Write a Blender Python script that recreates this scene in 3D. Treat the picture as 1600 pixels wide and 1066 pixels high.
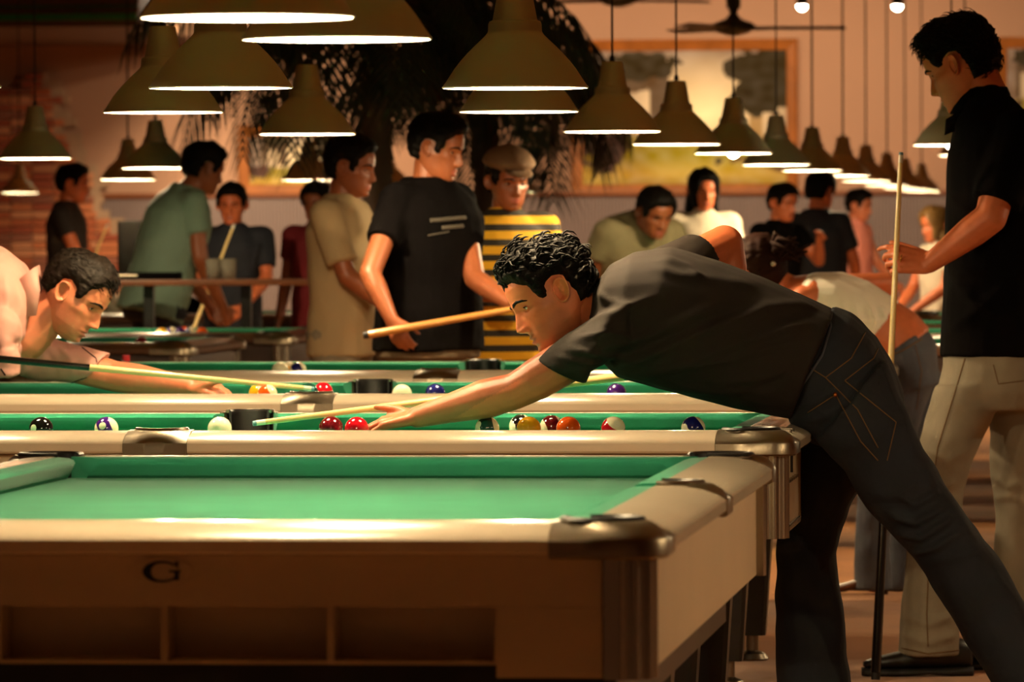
import bpy, bmesh, math, random
import numpy as np
from mathutils import Vector, Matrix, noise
from mathutils.bvhtree import BVHTree
random.seed(7); np.random.seed(7)
for o in list(bpy.data.objects): bpy.data.objects.remove(o, do_unlink=True)
scn = bpy.context.scene
COL = scn.collection
PI = math.pi

# ---------------------------------------------------------------- camera
F_PX, XV, YV, ROLL, EYE = 9250.0, 1761.0, 363.0, 0.0022, 1.261
_d = Vector(((XV-800)/F_PX, -(YV-533)/F_PX, -1)).normalized()          # world +Y seen from the camera
_u = Vector((-math.sin(ROLL), math.cos(ROLL), 0)); _u = (_u-_d*_u.dot(_d)).normalized()
_x = _d.cross(_u)
R_CW = Matrix((_x, _d, _u))                                             # camera -> world
camd = bpy.data.cameras.new('camera'); cam = bpy.data.objects.new('camera', camd); COL.objects.link(cam)
cam.matrix_world = Matrix.Translation((0, 0, EYE)) @ R_CW.to_4x4()
camd.sensor_width = 36.0; camd.lens = 36.0*F_PX/1600
camd.clip_start = .05; camd.clip_end = 200
camd.dof.use_dof = True; camd.dof.focus_distance = 13.8; camd.dof.aperture_fstop = 10.5
scn.camera = cam
def at(px, py, Y):                       # point at depth Y measured at photo position px, py
    v = R_CW @ Vector(((px-800)/F_PX, -(py-533)/F_PX, -1))
    return Vector((0, 0, EYE)) + v*(Y/v.y)
def atz(px, py, z):
    v = R_CW @ Vector(((px-800)/F_PX, -(py-533)/F_PX, -1))
    return Vector((0, 0, EYE)) + v*((z-EYE)/v.z)
R_WC = R_CW.transposed()
def to_px(p):
    v = R_WC @ (Vector(p)-Vector((0, 0, EYE)))
    return 800+F_PX*v.x/-v.z, 533-F_PX*v.y/-v.z

# ---------------------------------------------------------------- world, exposure
w = bpy.data.worlds.new('world'); scn.world = w; w.use_nodes = True
w.node_tree.nodes['Background'].inputs[0].default_value = (.5, .32, .18, 1)
w.node_tree.nodes['Background'].inputs[1].default_value = .02
vs = scn.view_settings; vs.view_transform = 'Standard'; vs.look = 'None'; vs.gamma = 1; vs.use_curve_mapping = False
vs.exposure = 0.85
LAMP_W = 30.0
LAMP_COL = (1.0, .74, .42)

# ---------------------------------------------------------------- materials
def lin(c):
    if isinstance(c, str): c = tuple(int(c[i:i+2], 16) for i in (0, 2, 4))
    return tuple(((v/255)/12.92 if v/255 <= .04045 else ((v/255+.055)/1.055)**2.4) for v in c)+(1,)
MATS = {}
def mat(name, col, rough=.5, metal=0, bump=0, bscale=60, var=0, vscale=8, coat=0, spec=.5, sheen=0, emit=0, aniso=0, coords='Object', stretch=(1, 1, 1), detail=3, trans=0):
    if name in MATS: return MATS[name]
    m = bpy.data.materials.new(name); m.use_nodes = True; MATS[name] = m
    nt = m.node_tree; b = nt.nodes['Principled BSDF']
    c = lin(col)
    b.inputs['Base Color'].default_value = c; b.inputs['Roughness'].default_value = rough; b.inputs['Metallic'].default_value = metal
    b.inputs['Coat Weight'].default_value = coat; b.inputs['Specular IOR Level'].default_value = spec; b.inputs['Sheen Weight'].default_value = sheen
    b.inputs['Coat Roughness'].default_value = .06; b.inputs['Transmission Weight'].default_value = trans
    if aniso: b.inputs['Anisotropic'].default_value = aniso
    if emit: b.inputs['Emission Color'].default_value = c; b.inputs['Emission Strength'].default_value = emit
    if bump or var:
        tc = nt.nodes.new('ShaderNodeTexCoord'); mp = nt.nodes.new('ShaderNodeMapping'); mp.inputs['Scale'].default_value = stretch
        nt.links.new(tc.outputs[coords], mp.inputs[0])
    if var:
        n = nt.nodes.new('ShaderNodeTexNoise'); n.inputs['Scale'].default_value = vscale; n.inputs['Detail'].default_value = detail
        nt.links.new(mp.outputs[0], n.inputs[0])
        r = nt.nodes.new('ShaderNodeValToRGB'); r.color_ramp.elements[0].position = .3; r.color_ramp.elements[1].position = .7
        r.color_ramp.elements[0].color = tuple(max(0, v*(1-var)) for v in c[:3])+(1,); r.color_ramp.elements[1].color = tuple(min(1, v*(1+var)) for v in c[:3])+(1,)
        nt.links.new(n.outputs[0], r.inputs[0]); nt.links.new(r.outputs[0], b.inputs['Base Color'])
    if bump:
        n = nt.nodes.new('ShaderNodeTexNoise'); n.inputs['Scale'].default_value = bscale; n.inputs['Detail'].default_value = 4
        nt.links.new(mp.outputs[0], n.inputs[0])
        bp = nt.nodes.new('ShaderNodeBump'); bp.inputs['Strength'].default_value = bump; bp.inputs['Distance'].default_value = .01
        nt.links.new(n.outputs[0], bp.inputs['Height']); nt.links.new(bp.outputs[0], b.inputs['Normal'])
    return m
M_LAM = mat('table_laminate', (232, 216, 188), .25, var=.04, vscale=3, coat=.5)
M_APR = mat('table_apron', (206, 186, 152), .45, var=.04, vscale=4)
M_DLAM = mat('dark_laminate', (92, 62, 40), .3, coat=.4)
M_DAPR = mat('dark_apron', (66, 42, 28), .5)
M_FELT = mat('green_felt', (40, 124, 94), .95, bump=.12, bscale=900, var=.07, vscale=5, spec=.1, sheen=.10)
M_CHROME = mat('brushed_metal', (176, 166, 150), .24, 1, bump=.03, bscale=200, stretch=(1, 1, 8))
M_CAST = mat('casting_metal', (150, 138, 118), .34, 1, bump=.03, bscale=150)
M_STEEL = mat('dark_metal', (128, 118, 104), .33, 1)
M_BLACK = mat('black_rubber', (14, 13, 12), .45)
M_BLKPL = mat('black_paint', (12, 11, 10), .35)
M_SHADE = mat('brushed_aluminium', (204, 204, 174), .36, .85, bump=.02, bscale=60, aniso=.6, stretch=(1, 1, .1))
M_SHIN = mat('shade_enamel', (250, 246, 238), .55)
M_CORD = mat('cord_black', (16, 14, 12), .6)
M_CUEW = mat('maple_shaft', (236, 208, 140), .3, coat=.5, var=.08, vscale=6, stretch=(12, 12, 1))
M_CUEB = mat('cue_black', (12, 10, 9), .12, coat=.8)
M_CUED = mat('cue_brown_butt', (120, 70, 30), .2, coat=.7, var=.2, vscale=9, stretch=(8, 8, 1))
M_TIP = mat('leather_tip', (110, 150, 165), .8)
M_FERR = mat('ferrule_white', (240, 232, 210), .3)
M_SKIN = mat('skin_tan', (214, 118, 74), .45, bump=.06, bscale=220, var=.05, vscale=40)
M_SKINB = mat('skin_light', (196, 118, 84), .45, bump=.05, bscale=220, var=.05, vscale=40)
M_SKIND = mat('skin_brown', (148, 84, 50), .45, var=.05, vscale=30)
def add_tint(m):
    nt = m.node_tree; b = nt.nodes['Principled BSDF']; src = b.inputs['Base Color'].links[0].from_socket
    vc = nt.nodes.new('ShaderNodeVertexColor'); vc.layer_name = 'tint'; mx = nt.nodes.new('ShaderNodeMix'); mx.data_type = 'RGBA'; mx.blend_type = 'MULTIPLY'; mx.inputs[0].default_value = 1
    nt.links.new(src, mx.inputs[6]); nt.links.new(vc.outputs[0], mx.inputs[7]); nt.links.new(mx.outputs[2], b.inputs['Base Color'])
    b.inputs['Subsurface Weight'].default_value = .12; b.inputs['Subsurface Radius'].default_value = (.012, .005, .003)
for _m in (M_SKIN, M_SKINB, M_SKIND): add_tint(_m)
M_LIP = mat('lips', (168, 92, 72), .4)
M_EYE = mat('eye_white', (225, 218, 205), .12)
M_IRIS = mat('iris_dark', (30, 18, 10), .08)
M_HAIR = mat('hair_black', (13, 9, 6), .62, spec=.12, bump=.2, bscale=160, stretch=(1, 1, .35))
M_HAIRB = mat('hair_brown', (17, 11, 6), .62, spec=.10, bump=.2, bscale=180, stretch=(1, .3, 1))
M_HAIRL = mat('hair_blond', (120, 88, 44), .4, bump=.4, bscale=120)
M_STUB = mat('stubble', (120, 80, 55), .6)
M_BLKSH = mat('shirt_charcoal', (34, 27, 22), .85, bump=.12, bscale=700, spec=.2)
M_BLK2 = mat('shirt_black', (8, 6, 6), .95, bump=.1, bscale=500, spec=.06)
M_PINK = mat('shirt_pale_pink', (180, 128, 116), .75, bump=.08, bscale=500, var=.03, vscale=12)
M_JEAN = mat('denim_dark', (24, 29, 37), .85, bump=.25, bscale=900, var=.35, vscale=9)
M_JEANL = mat('denim_light_grey', (132, 122, 102), .85, bump=.25, bscale=800, var=.16, vscale=8)
M_JEANB = mat('denim_mid', (72, 76, 86), .85, bump=.25, bscale=800, var=.25, vscale=8)
M_STITCH = mat('stitch_ochre', (104, 76, 42), .85)
M_WHITE = mat('tank_white', (252, 242, 222), .7, bump=.1, bscale=300)
M_SHOE = mat('shoe_black', (13, 11, 10), .45)
M_SOLE = mat('sole_dark', (24, 20, 17), .7)
M_BROWNSH = mat('shoe_brown', (90, 52, 28), .35)
M_WOOD = mat('wood_trim', (120, 66, 30), .45, var=.2, vscale=3, stretch=(1, 8, 8))
M_GOLDW = mat('picture_frame_wood', (150, 88, 36), .35, var=.18, vscale=6, bump=.1, bscale=40)
M_WALL = mat('wall_plaster', (172, 132, 106), .9, bump=.06, bscale=30, var=.04, vscale=.8)
M_WAIN = mat('wainscot_paint', (128, 110, 104), .6, var=.05, vscale=2)
M_CEIL = mat('ceiling_paint', (196, 172, 140), .9)
M_BRICK = [mat('brick_%d' % i, c, .9, bump=.4, bscale=30, var=.12, vscale=20) for i, c in enumerate([(178, 96, 60), (196, 118, 76), (160, 80, 54), (205, 140, 100), (150, 92, 70)])]
M_MORT = mat('mortar', (170, 140, 112), .95, bump=.3, bscale=20, var=.1, vscale=5)

# ---------------------------------------------------------------- helpers
def tag(o, label, cat, group=None):
    o['label'] = label; o['category'] = cat
    if group: o['group'] = group
    return o
def mesh_obj(name, V, Fc, m=None, parent=None, smooth=False, mats=None, midx=None):
    me = bpy.data.meshes.new(name); me.from_pydata([tuple(v) for v in V], [], Fc); me.update()
    for mm in (mats or ([m] if m else [])): me.materials.append(mm)
    if midx is not None: me.polygons.foreach_set('material_index', midx)
    if smooth: me.polygons.foreach_set('use_smooth', [True]*len(me.polygons))
    o = bpy.data.objects.new(name, me); COL.objects.link(o)
    if parent: o.parent = parent
    return o
def link_mesh(name, me, parent=None, loc=None, rot=None):
    o = bpy.data.objects.new(name, me); COL.objects.link(o)
    if parent: o.parent = parent
    if loc: o.location = loc
    if rot: o.rotation_euler = rot
    return o
def empty(name, loc=(0, 0, 0), rotz=0):
    o = bpy.data.objects.new(name, None); COL.objects.link(o); o.location = loc; o.rotation_euler = (0, 0, rotz); o.empty_display_size = .1; return o
class MB:
    def __init__(s): s.V = []; s.F = []; s.I = []
    def add(s, V, Fc, mi=0):
        k = len(s.V); s.V += [Vector(v) for v in V]; s.F += [tuple(i+k for i in f) for f in Fc]; s.I += [mi]*len(Fc); return s
    def box(s, x0, x1, y0, y1, z0, z1, mi=0, ch=0):
        if ch:
            b = min(ch, (x1-x0)*.45, (y1-y0)*.45, (z1-z0)*.45)
            bm = bmesh.new(); bmesh.ops.create_cube(bm, size=1)
            for v in bm.verts: v.co = Vector((x0+(x1-x0)*(v.co.x+.5), y0+(y1-y0)*(v.co.y+.5), z0+(z1-z0)*(v.co.z+.5)))
            bmesh.ops.bevel(bm, geom=bm.edges[:], offset=b, segments=2, affect='EDGES', profile=.7)
            bm.verts.index_update(); s.add([v.co.copy() for v in bm.verts], [tuple(v.index for v in f.verts) for f in bm.faces], mi); bm.free(); return s
        V = [(x, y, z) for z in (z0, z1) for y in (y0, y1) for x in (x0, x1)]
        return s.add(V, [(0, 2, 3, 1), (4, 5, 7, 6), (0, 1, 5, 4), (2, 6, 7, 3), (0, 4, 6, 2), (1, 3, 7, 5)], mi)
    def rings(s, rings, cap=True, mi=0, closed=True):
        n = len(rings[0]); V = [p for r in rings for p in r]; Fc = []
        for i in range(len(rings)-1):
            for j in range(n if closed else n-1):
                a, b = i*n+j, i*n+(j+1) % n
                Fc.append((a, b, b+n, a+n))
        if cap:
            Fc.append(tuple(range(n-1, -1, -1))); k = (len(rings)-1)*n; Fc.append(tuple(range(k, k+n)))
        return s.add(V, Fc, mi)
    def lathe(s, prof, n=32, c=(0, 0, 0), cap=True, mi=0):
        return s.rings([[(c[0]+r*math.cos(2*PI*j/n), c[1]+r*math.sin(2*PI*j/n), c[2]+z) for j in range(n)] for r, z in prof], cap, mi)
    def tube(s, pts, rad, n=8, mi=0, cap=True):
        pts = [Vector(p) for p in pts]; rad = rad if isinstance(rad, (list, tuple)) else [rad]*len(pts); R = []
        prev = None
        for i, p in enumerate(pts):
            t = (pts[min(i+1, len(pts)-1)]-pts[max(i-1, 0)]).normalized()
            if prev is None: a = t.cross(Vector((0, 0, 1)) if abs(t.z) < .9 else Vector((1, 0, 0))).normalized()
            else: a = (prev-t*prev.dot(t)).normalized()
            prev = a; b = t.cross(a)
            R.append([p+(a*math.cos(2*PI*j/n)+b*math.sin(2*PI*j/n))*rad[i] for j in range(n)])
        return s.rings(R, cap, mi)
    def capsule(s, p0, p1, r0, r1, n=12, mi=0, flat0=False, flat1=False):
        p0, p1 = Vector(p0), Vector(p1); t = (p1-p0); L = t.length; t = t/L if L > 1e-6 else Vector((0, 0, 1))
        P, Rr = [], []
        if not flat0:
            for k in range(4): a = PI/2*(1-k/4)*.98; P.append(p0-t*r0*math.sin(a)); Rr.append(max(r0*math.cos(a), r0*.03))
        P.append(p0); Rr.append(r0); P.append((p0+p1)/2); Rr.append((r0+r1)/2); P.append(p1); Rr.append(r1)
        if not flat1:
            for k in range(1, 5): a = PI/2*(k/4)*.98; P.append(p1+t*r1*math.sin(a)); Rr.append(max(r1*math.cos(a), r1*.03))
        a = t.cross(Vector((0, 0, 1)) if abs(t.z) < .9 else Vector((1, 0, 0))).normalized(); b = t.cross(a)
        return s.rings([[p+(a*math.cos(2*PI*j/n)+b*math.sin(2*PI*j/n))*r for j in range(n)] for p, r in zip(P, Rr)], True, mi)
    def loft(s, st, n=20, mi=0, p=2.3):       # stations: (centre, half-axis a, half-axis b), superellipse sections
        R = []
        for c, a, b in st:
            ring = []
            for j in range(n):
                th = 2*PI*j/n; cs, sn = math.cos(th), math.sin(th)
                ring.append(Vector(c)+Vector(a)*math.copysign(abs(cs)**(2/p), cs)+Vector(b)*math.copysign(abs(sn)**(2/p), sn))
            R.append(ring)
        return s.rings(R, True, mi)
    def ball(s, c, r, n=12, m=8, sc=(1, 1, 1), mi=0, rot=None):
        R = []
        for i in range(m+1):
            a = -PI/2+PI*i/m; rr = max(math.cos(a), .02)
            ring = [Vector((rr*math.cos(2*PI*j/n)*sc[0]*r, rr*math.sin(2*PI*j/n)*sc[1]*r, math.sin(a)*sc[2]*r)) for j in range(n)]
            R.append([Vector(c)+(rot @ q if rot else q) for q in ring])
        return s.rings(R, True, mi)
    def build(s, name, m, parent=None, smooth=False, off=None, mats=None):
        V = s.V if off is None else [v-off for v in s.V]
        return mesh_obj(name, V, s.F, m, parent, smooth, mats, s.I if mats else None)
def smooth_by_angle(o, ang=40):
    me = o.data
    me.polygons.foreach_set('use_smooth', [True]*len(me.polygons)); me.set_sharp_from_angle(angle=math.radians(ang)); return o
def remesh(mb, voxel, it=4, fac=.5):
    me = bpy.data.meshes.new('tmp'); me.from_pydata([tuple(v) for v in mb.V], [], mb.F); me.update()
    bm = bmesh.new(); bm.from_mesh(me); bmesh.ops.recalc_face_normals(bm, faces=bm.faces[:]); bm.to_mesh(me); bm.free()
    o = bpy.data.objects.new('tmp', me); COL.objects.link(o)
    r = o.modifiers.new('r', 'REMESH'); r.mode = 'VOXEL'; r.voxel_size = voxel; r.use_smooth_shade = True
    if it: s = o.modifiers.new('s', 'SMOOTH'); s.factor = fac; s.iterations = it
    dg = bpy.context.evaluated_depsgraph_get()
    out = bpy.data.meshes.new_from_object(o.evaluated_get(dg))
    bpy.data.objects.remove(o); bpy.data.meshes.remove(me)
    n = len(out.vertices); co = np.empty(n*3); out.vertices.foreach_get('co', co); co = co.reshape(-1, 3)
    Fc = [tuple(p.vertices) for p in out.polygons]
    no = np.empty(n*3); out.vertices.foreach_get('normal', no); no = no.reshape(-1, 3)
    bpy.data.meshes.remove(out)
    return co, no, Fc
def px_np(co):
    q = (co-np.array([0, 0, EYE])) @ np.array(R_CW)
    return 800+F_PX*q[:, 0]/-q[:, 2], 533-F_PX*q[:, 1]/-q[:, 2]
def folds(co, no, lines):
    """raised / sunk fold lines on a garment; each line: photo polyline, half-width px, height m"""
    px, py = px_np(co); view = co-np.array([0, 0, EYE]); view /= np.linalg.norm(view, axis=1)[:, None]
    facing = np.clip(-(view*no).sum(1)*2.5, 0, 1)
    for pl, wd, amp in lines:
        best = np.full(len(co), 1e9); tt = np.zeros(len(co)); k = len(pl)-1
        for i in range(k):
            a, b = np.array(pl[i], float), np.array(pl[i+1], float); d = b-a; L = d @ d
            t = np.clip(((px-a[0])*d[0]+(py-a[1])*d[1])/L, 0, 1)
            ds = np.hypot(px-a[0]-t*d[0], py-a[1]-t*d[1]); mk = ds < best
            best[mk] = ds[mk]; tt[mk] = (i+t[mk])/k
        env = np.clip(np.sin(np.clip(tt, .02, .98)*PI)*1.6, 0, 1)
        co = co+no*(amp*facing*env*np.exp(-(best/wd)**2))[:, None]
    return co
def wrinkle(co, no, amp, scale, stretch=(1, 1, 1), seed=0):
    out = co.copy()
    for i in range(len(co)):
        c = co[i]; v = Vector((c[0]*stretch[0]*scale+seed, c[1]*stretch[1]*scale, c[2]*stretch[2]*scale))
        out[i] = c+no[i]*(amp*noise.noise(v)+amp*.5*noise.noise(v*2.1))
    return out

# ================================================================ SETTING
YW = 58.0; CEIL = 4.2
def struct(o): o['kind'] = 'structure'; return o
m_floor = mat('carpet_orange', (178, 116, 58), .95, bump=.3, bscale=300, var=.16, vscale=2.2, sheen=.2)
struct(MB().box(-15, 7, -6, YW+.2, -.1, 0).build('floor', m_floor))
struct(MB().box(-15, 7, -6, YW+.2, CEIL, CEIL+.1).build('ceiling', M_CEIL))
wall = struct(MB().box(-15, 7, YW, YW+.2, 0, CEIL).build('wall_back', M_WALL))
struct(MB().box(-15.2, -15, -6, YW+.2, 0, CEIL).build('wall_left', M_WALL))
struct(MB().box(7, 7.2, -6, YW+.2, 0, CEIL).build('wall_right', M_WALL))
struct(MB().box(-15, 7, -6.2, -6, 0, CEIL).build('wall_front', M_WALL))
def zw(py, px=800, Y=YW): return at(px, py, Y).z
def xw(px, Y=YW): return at(px, 300, Y).x
z_top = zw(307)
# ribbed wainscot: hundreds of narrow boards, too fine to pick apart at this distance
mb = MB(); x = -14.9; pitch = .034
V, Fc = [], []
while x < 6.9:
    for dx, dy in ((0, 0), (.004, -.016), (.026, -.016), (.030, 0)):
        V += [(x+dx, YW-.02+dy, 0), (x+dx, YW-.02+dy, z_top)]
    x += pitch
for i in range(len(V)//2-1): Fc.append((2*i, 2*i+2, 2*i+3, 2*i+1))
wo = mesh_obj('wainscot_boards', V, Fc, M_WAIN, wall); wo['kind'] = 'stuff'
struct(MB().box(-14.95, 6.95, YW-.07, YW-.001, z_top, z_top+.05, ch=.01).build('trim_1', M_WOOD))
# soffit with green band at upper left
M_SOF = mat('soffit_brown', (88, 62, 40), .6); M_GRN = mat('green_band', (24, 120, 66), .4)
xs1 = xw(224, 53); zb = zw(43, 100, 53)
struct(MB().box(-14.9, xs1, 52.8, YW-.01, zb, CEIL-.001).build('trim_2', M_SOF))
struct(MB().box(-14.9, xs1-.01, 52.74, 52.8, zw(33, 100, 53), zw(23, 100, 53), ch=.01).build('trim_3', M_GRN))
struct(MB().box(-14.9, xs1-.01, 52.76, 52.8, zw(14, 100, 53), zw(9, 100, 53), ch=.01).build('trim_4', mat('green_band_dark', (28, 80, 48), .5)))
# exposed brick patch: mortar bed + single bricks
bw, bh = .215, .065
rows = []
zb0 = zw(470); nrow = int((zw(100)-zb0)/.076)
edge = [(470, 185), (420, 200), (380, 200), (330, 150), (300, 150), (265, 150), (240, 108), (200, 96), (165, 96), (150, 98), (140, 85), (122, 70), (110, 84), (100, 84)]
edge = edge[::-1]
def right_edge(py):
    return float(np.interp(py, [e[0] for e in edge], [e[1] for e in edge]))
def left_edge(py): return float(np.interp(py, [100, 118, 132, 140, 150], [40, 44, 40, 5, -40])) if py < 150 else -80
brick_me = []
for mi in range(5):
    me = bpy.data.meshes.new('brick'); t = MB().box(-.5, .5, -.5, .5, -.5, .5, ch=.06); me.from_pydata([tuple(v) for v in t.V], [], t.F); me.materials.append(M_BRICK[mi]); me.update(); brick_me.append(me)
patch = MB()
for r in range(nrow):
    z = zb0+r*.076; py = to_px((xw(60), YW, z+.03))[1]
    x0, x1 = xw(left_edge(py)), xw(right_edge(py)+random.uniform(-8, 8))
    patch.box(x0-.03, x1+random.uniform(.02, .16), YW-.085+.0002*r, YW+.02, z-.006, z+.0705)
    x = x0+(r % 2)*bw*.5-bw*.5; x = max(x, x0)
    while x < x1-.05:
        ww = min(bw, x1-x)
        b = link_mesh('brick', random.choice(brick_me), wall, (x+ww/2, YW-.09-random.uniform(0, .012), z+.032)); b.scale = (ww-.012, .03, bh-random.uniform(0, .006)); b.rotation_euler = (0, random.uniform(-.01, .01), 0)
        x += bw
pm = patch.build('mortar_bed', M_MORT, wall)

# framed landscape painting
def painting(px0, px1, py0, py1, label, seed, name='framed_painting'):
    Y = YW-.06; a, b = at(px0, py1, Y), at(px1, py0, Y); x0, x1, z0, z1 = a.x, b.x, a.z, b.z
    root = empty(name, ((x0+x1)/2, YW-.001, z0)); tag(root, label, 'painting')
    ox, oz = (x0+x1)/2, z0; W, H = x1-x0, z1-z0; fw = .11
    def bar(P, nm): MB_ = MB(); MB_.rings(P, True); o = MB_.build(nm, M_GOLDW, root); smooth_by_angle(o, 30)
    prof = [(0, 0), (0, -.055), (.02, -.075), (.05, -.06), (.085, -.05), (fw, -.03), (fw, 0)]
    def corner(sx, sz): return [Vector((sx*(W/2-u), v, (H-u) if sz > 0 else u)) for u, v in prof]
    c = [corner(-1, -1), corner(1, -1), corner(1, 1), corner(-1, 1)]
    for i in range(4): bar([c[i], c[(i+1) % 4]], 'frame_bar')
    nx, nz = 110, 78; V, Fc, C = [], [], []
    rnd = np.random.RandomState(seed); hx = [rnd.uniform(0, 9) for _ in range(4)]
    for j in range(nz+1):
        for i in range(nx+1):
            u, v = i/nx, j/nz
            V.append((-W/2+fw*.9+u*(W-1.8*fw), -.02, fw*.9+v*(H-1.8*fw)))
            n1 = noise.noise(Vector((u*5+seed, v*4, 0))); n2 = noise.noise(Vector((u*16+seed, v*14, 3))); n3 = noise.noise(Vector((u*3.2, v*9+seed, 7)))
            sky = np.array([.26, .19, .15])+np.array([.62, .52, .30])*max(0, 1-math.hypot((u-.60)*2.0, (v-.52)*2.0))*1.5+n1*.10+n2*.03
            hor = .36+.05*n1
            g = np.array([.26, .19, .05])+n2*.08+n1*np.array([.10, .10, .02])+np.array([.25, .16, .04])*max(0, 1-abs(v-.08)/.12)+np.array([.1, .12, .0])*max(0, 1-math.hypot((u-.55)*2, (v-.24)*5))
            c_ = sky if v > hor else g
            # ruin arch on the left, stone column on the right
            if (.17 < u < .42 and .70+n2*.03 < v < .86+n2*.03) or (.33 < u < .41 and .40 < v < .8) or (.14 < u < .20 and .36 < v < .8): c_ = np.array([.12, .08, .05])+n2*.04
            if .81 < u < .875 and .33 < v < .72: c_ = np.array([.42, .28, .13])+n2*.06
            # trees
            tr = max(0, 1-math.hypot((u-.28)*4.2, (v-.88)*7))+max(0, 1-math.hypot((u-.92)*4.6, (v-.80)*2.6))+max(0, 1-math.hypot((u-.79)*9, (v-.62)*8))+max(0, 1-math.hypot((u-.77)*9, (v-.86)*10))
            if tr+n2*.35+n1*.2 > .28: c_ = np.array([.045, .034, .018])+n2*.025
            if v < hor and (u < .22 and v > .1) and n1+n2*.3 > -.2: c_ = np.array([.09, .05, .04])+n2*.03
            if v < .3 and u > .72 and v > .1 and n3 > -.05: c_ = np.array([.14, .08, .04])+n2*.04
            C.append(tuple(np.clip(c_, .01, 1))+(1,))
    for j in range(nz):
        for i in range(nx): k = j*(nx+1)+i; Fc.append((k, k+1, k+nx+2, k+nx+1))
    m = bpy.data.materials.get('canvas_paint')
    if not m:
        m = bpy.data.materials.new('canvas_paint'); m.use_nodes = True; nt = m.node_tree
        at_ = nt.nodes.new('ShaderNodeVertexColor'); at_.layer_name = 'paint'
        nt.links.new(at_.outputs[0], nt.nodes['Principled BSDF'].inputs['Base Color']); nt.nodes['Principled BSDF'].inputs['Roughness'].default_value = .9; nt.nodes['Principled BSDF'].inputs['Specular IOR Level'].default_value = .05
    o = mesh_obj('canvas', V, Fc, m, root)
    ca = o.data.color_attributes.new('paint', 'FLOAT_COLOR', 'POINT'); ca.data.foreach_set('color', [q for c in C for q in c])
    MB().box(-W/2+.02, W/2-.02, -.015, 0, .02, H-.02).build('backing', M_DAPR, root)
    return root
painting(893, 1246, 60, 306, 'large gold framed landscape painting with ruins hanging behind the hanging lamps', 3)
painting(1556, 1700, 57, 215, 'gold framed painting partly hidden behind the standing man', 11)
painting(372, 548, 195, 306, 'dark framed picture on the wall behind the palm', 23)

# ================================================================ POOL TABLES
TL, TW, RW, ZR = 2.87, 1.555, .125, .80
ZT, ZB = .822, .779
PROF = [(0, ZT), (.045, .8215), (.085, .815), (.110, .806), (RW-.004, .800), (RW, .796), (RW, .779), (RW-.004, .775), (RW-.02, .7725), (0, .7725)]
CS, SS = .178, .072                        # corner / side casting half lengths
class TableMeshes: pass
def mk(mb, name, m, angle=35):
    me = bpy.data.meshes.new(name); me.from_pydata([tuple(v) for v in mb.V], [], mb.F); me.update(); me.materials.append(m)
    bm = bmesh.new(); bm.from_mesh(me); bmesh.ops.recalc_face_normals(bm, faces=bm.faces[:]); bm.to_mesh(me); bm.free()
    me.polygons.foreach_set('use_smooth', [True]*len(me.polygons)); me.set_sharp_from_angle(angle=math.radians(angle)); return me
def rail_mesh(length, m, nm='rail'):       # runs along +x from 0, inner edge at y=0, outer edge at y=+RW
    return mk(MB().rings([[(x, u, z) for u, z in PROF] for x in (.001, length-.001)]), nm, m)
def cushion_mesh(length, e0, e1, x0=0, x1=0):
    prof = [(0, ZT-.001, 0), (-.034, .8205, .68), (-.046, .817, .92), (-.05, .812, 1), (-.044, .803, .9), (-.034, .787, .6), (-.026, .778, .5), (0, .777, 0)]
    return mk(MB().rings([[(x+sg*e*k, u, z) for u, z, k in prof] for x, sg, e in ((.002-x0, 1, e0), (length-.002+x1, -1, e1))]), 'cushion', M_FELT, 50)
def corner_mesh(m):                        # corner at origin, table towards -x -y
    n = 22; outer = []; r = .055
    path = [(-CS, 0), (-.14, 0), (-.10, 0), (-.075, 0)]+[(-r+r*math.sin(a*PI/2/8), -r+r*math.cos(a*PI/2/8)) for a in range(9)]+[(0, -.075), (0, -.10), (0, -.14), (0, -CS)]
    N = len(path); c = Vector((-.105, -.105)); pr = .064; inner = []
    for i in range(N):
        if i == 0: inner.append((-CS, -RW)); continue
        if i == N-1: inner.append((-RW, -CS)); continue
        a = math.radians(200-(i-1)/(N-3)*310); inner.append((c.x+pr*math.cos(a), c.y+pr*math.sin(a)))
    R = []
    for (ox, oy), (ix, iy) in zip(path, inner):
        def q(k, z): return Vector((ix+(ox-ix)*k, iy+(oy-iy)*k, z))
        R.append([q(0, .770), q(0, ZT), q(.06, ZT+.002), q(.36, ZT), q(.68, .8155), q(.88, .8065), q(.97, .8005), q(1.012, .795), q(1.012, .772), q(.96, .768)])
    return mk(MB().rings(R), 'corner_casting', m)
def side_mesh(m):                          # centred x=0, inner edge at y=0, outer +RW
    R = []; pr, cy = .055, .022; N = 17
    for i in range(N):
        t = -1+2*i/(N-1); ox = t*SS
        a = math.radians(200-i/(N-1)*220)
        ix, iy = (pr*math.cos(a), max(cy+pr*math.sin(a), 0))
        if i in (0, N-1): ix, iy = ox, 0
        def q(k, z): return Vector((ix+(ox-ix)*k, iy+(RW-iy)*k, z))
        R.append([q(0, .770), q(0, ZT+.001), q(.1, ZT+.003), q(.45, ZT), q(.75, .813), q(.93, .8035), q(1.015, .797), q(1.015, .770), q(.97, .767)])
    return mk(MB().rings(R), 'side_casting', m)
def liner_mesh(r, a0, a1):
    n = 22; R = []
    for i in range(n+1):
        a = math.radians(a0+(a1-a0)*i/n); d = Vector((math.cos(a), math.sin(a)))
        R.append([Vector((d.x*k, d.y*k, z)) for k, z in ((r-.004, .70), (r-.004, ZT+.003), (r, ZT+.0075), (r+.006, ZT+.007), (r+.009, ZT+.003), (r+.002, ZT-.004), (r+.002, .70))])
    mb = MB().rings(R); mb.lathe([(r, .69), (r, .70)], 20); return mk(mb, 'pocket_liner', M_BLACK)
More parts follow.
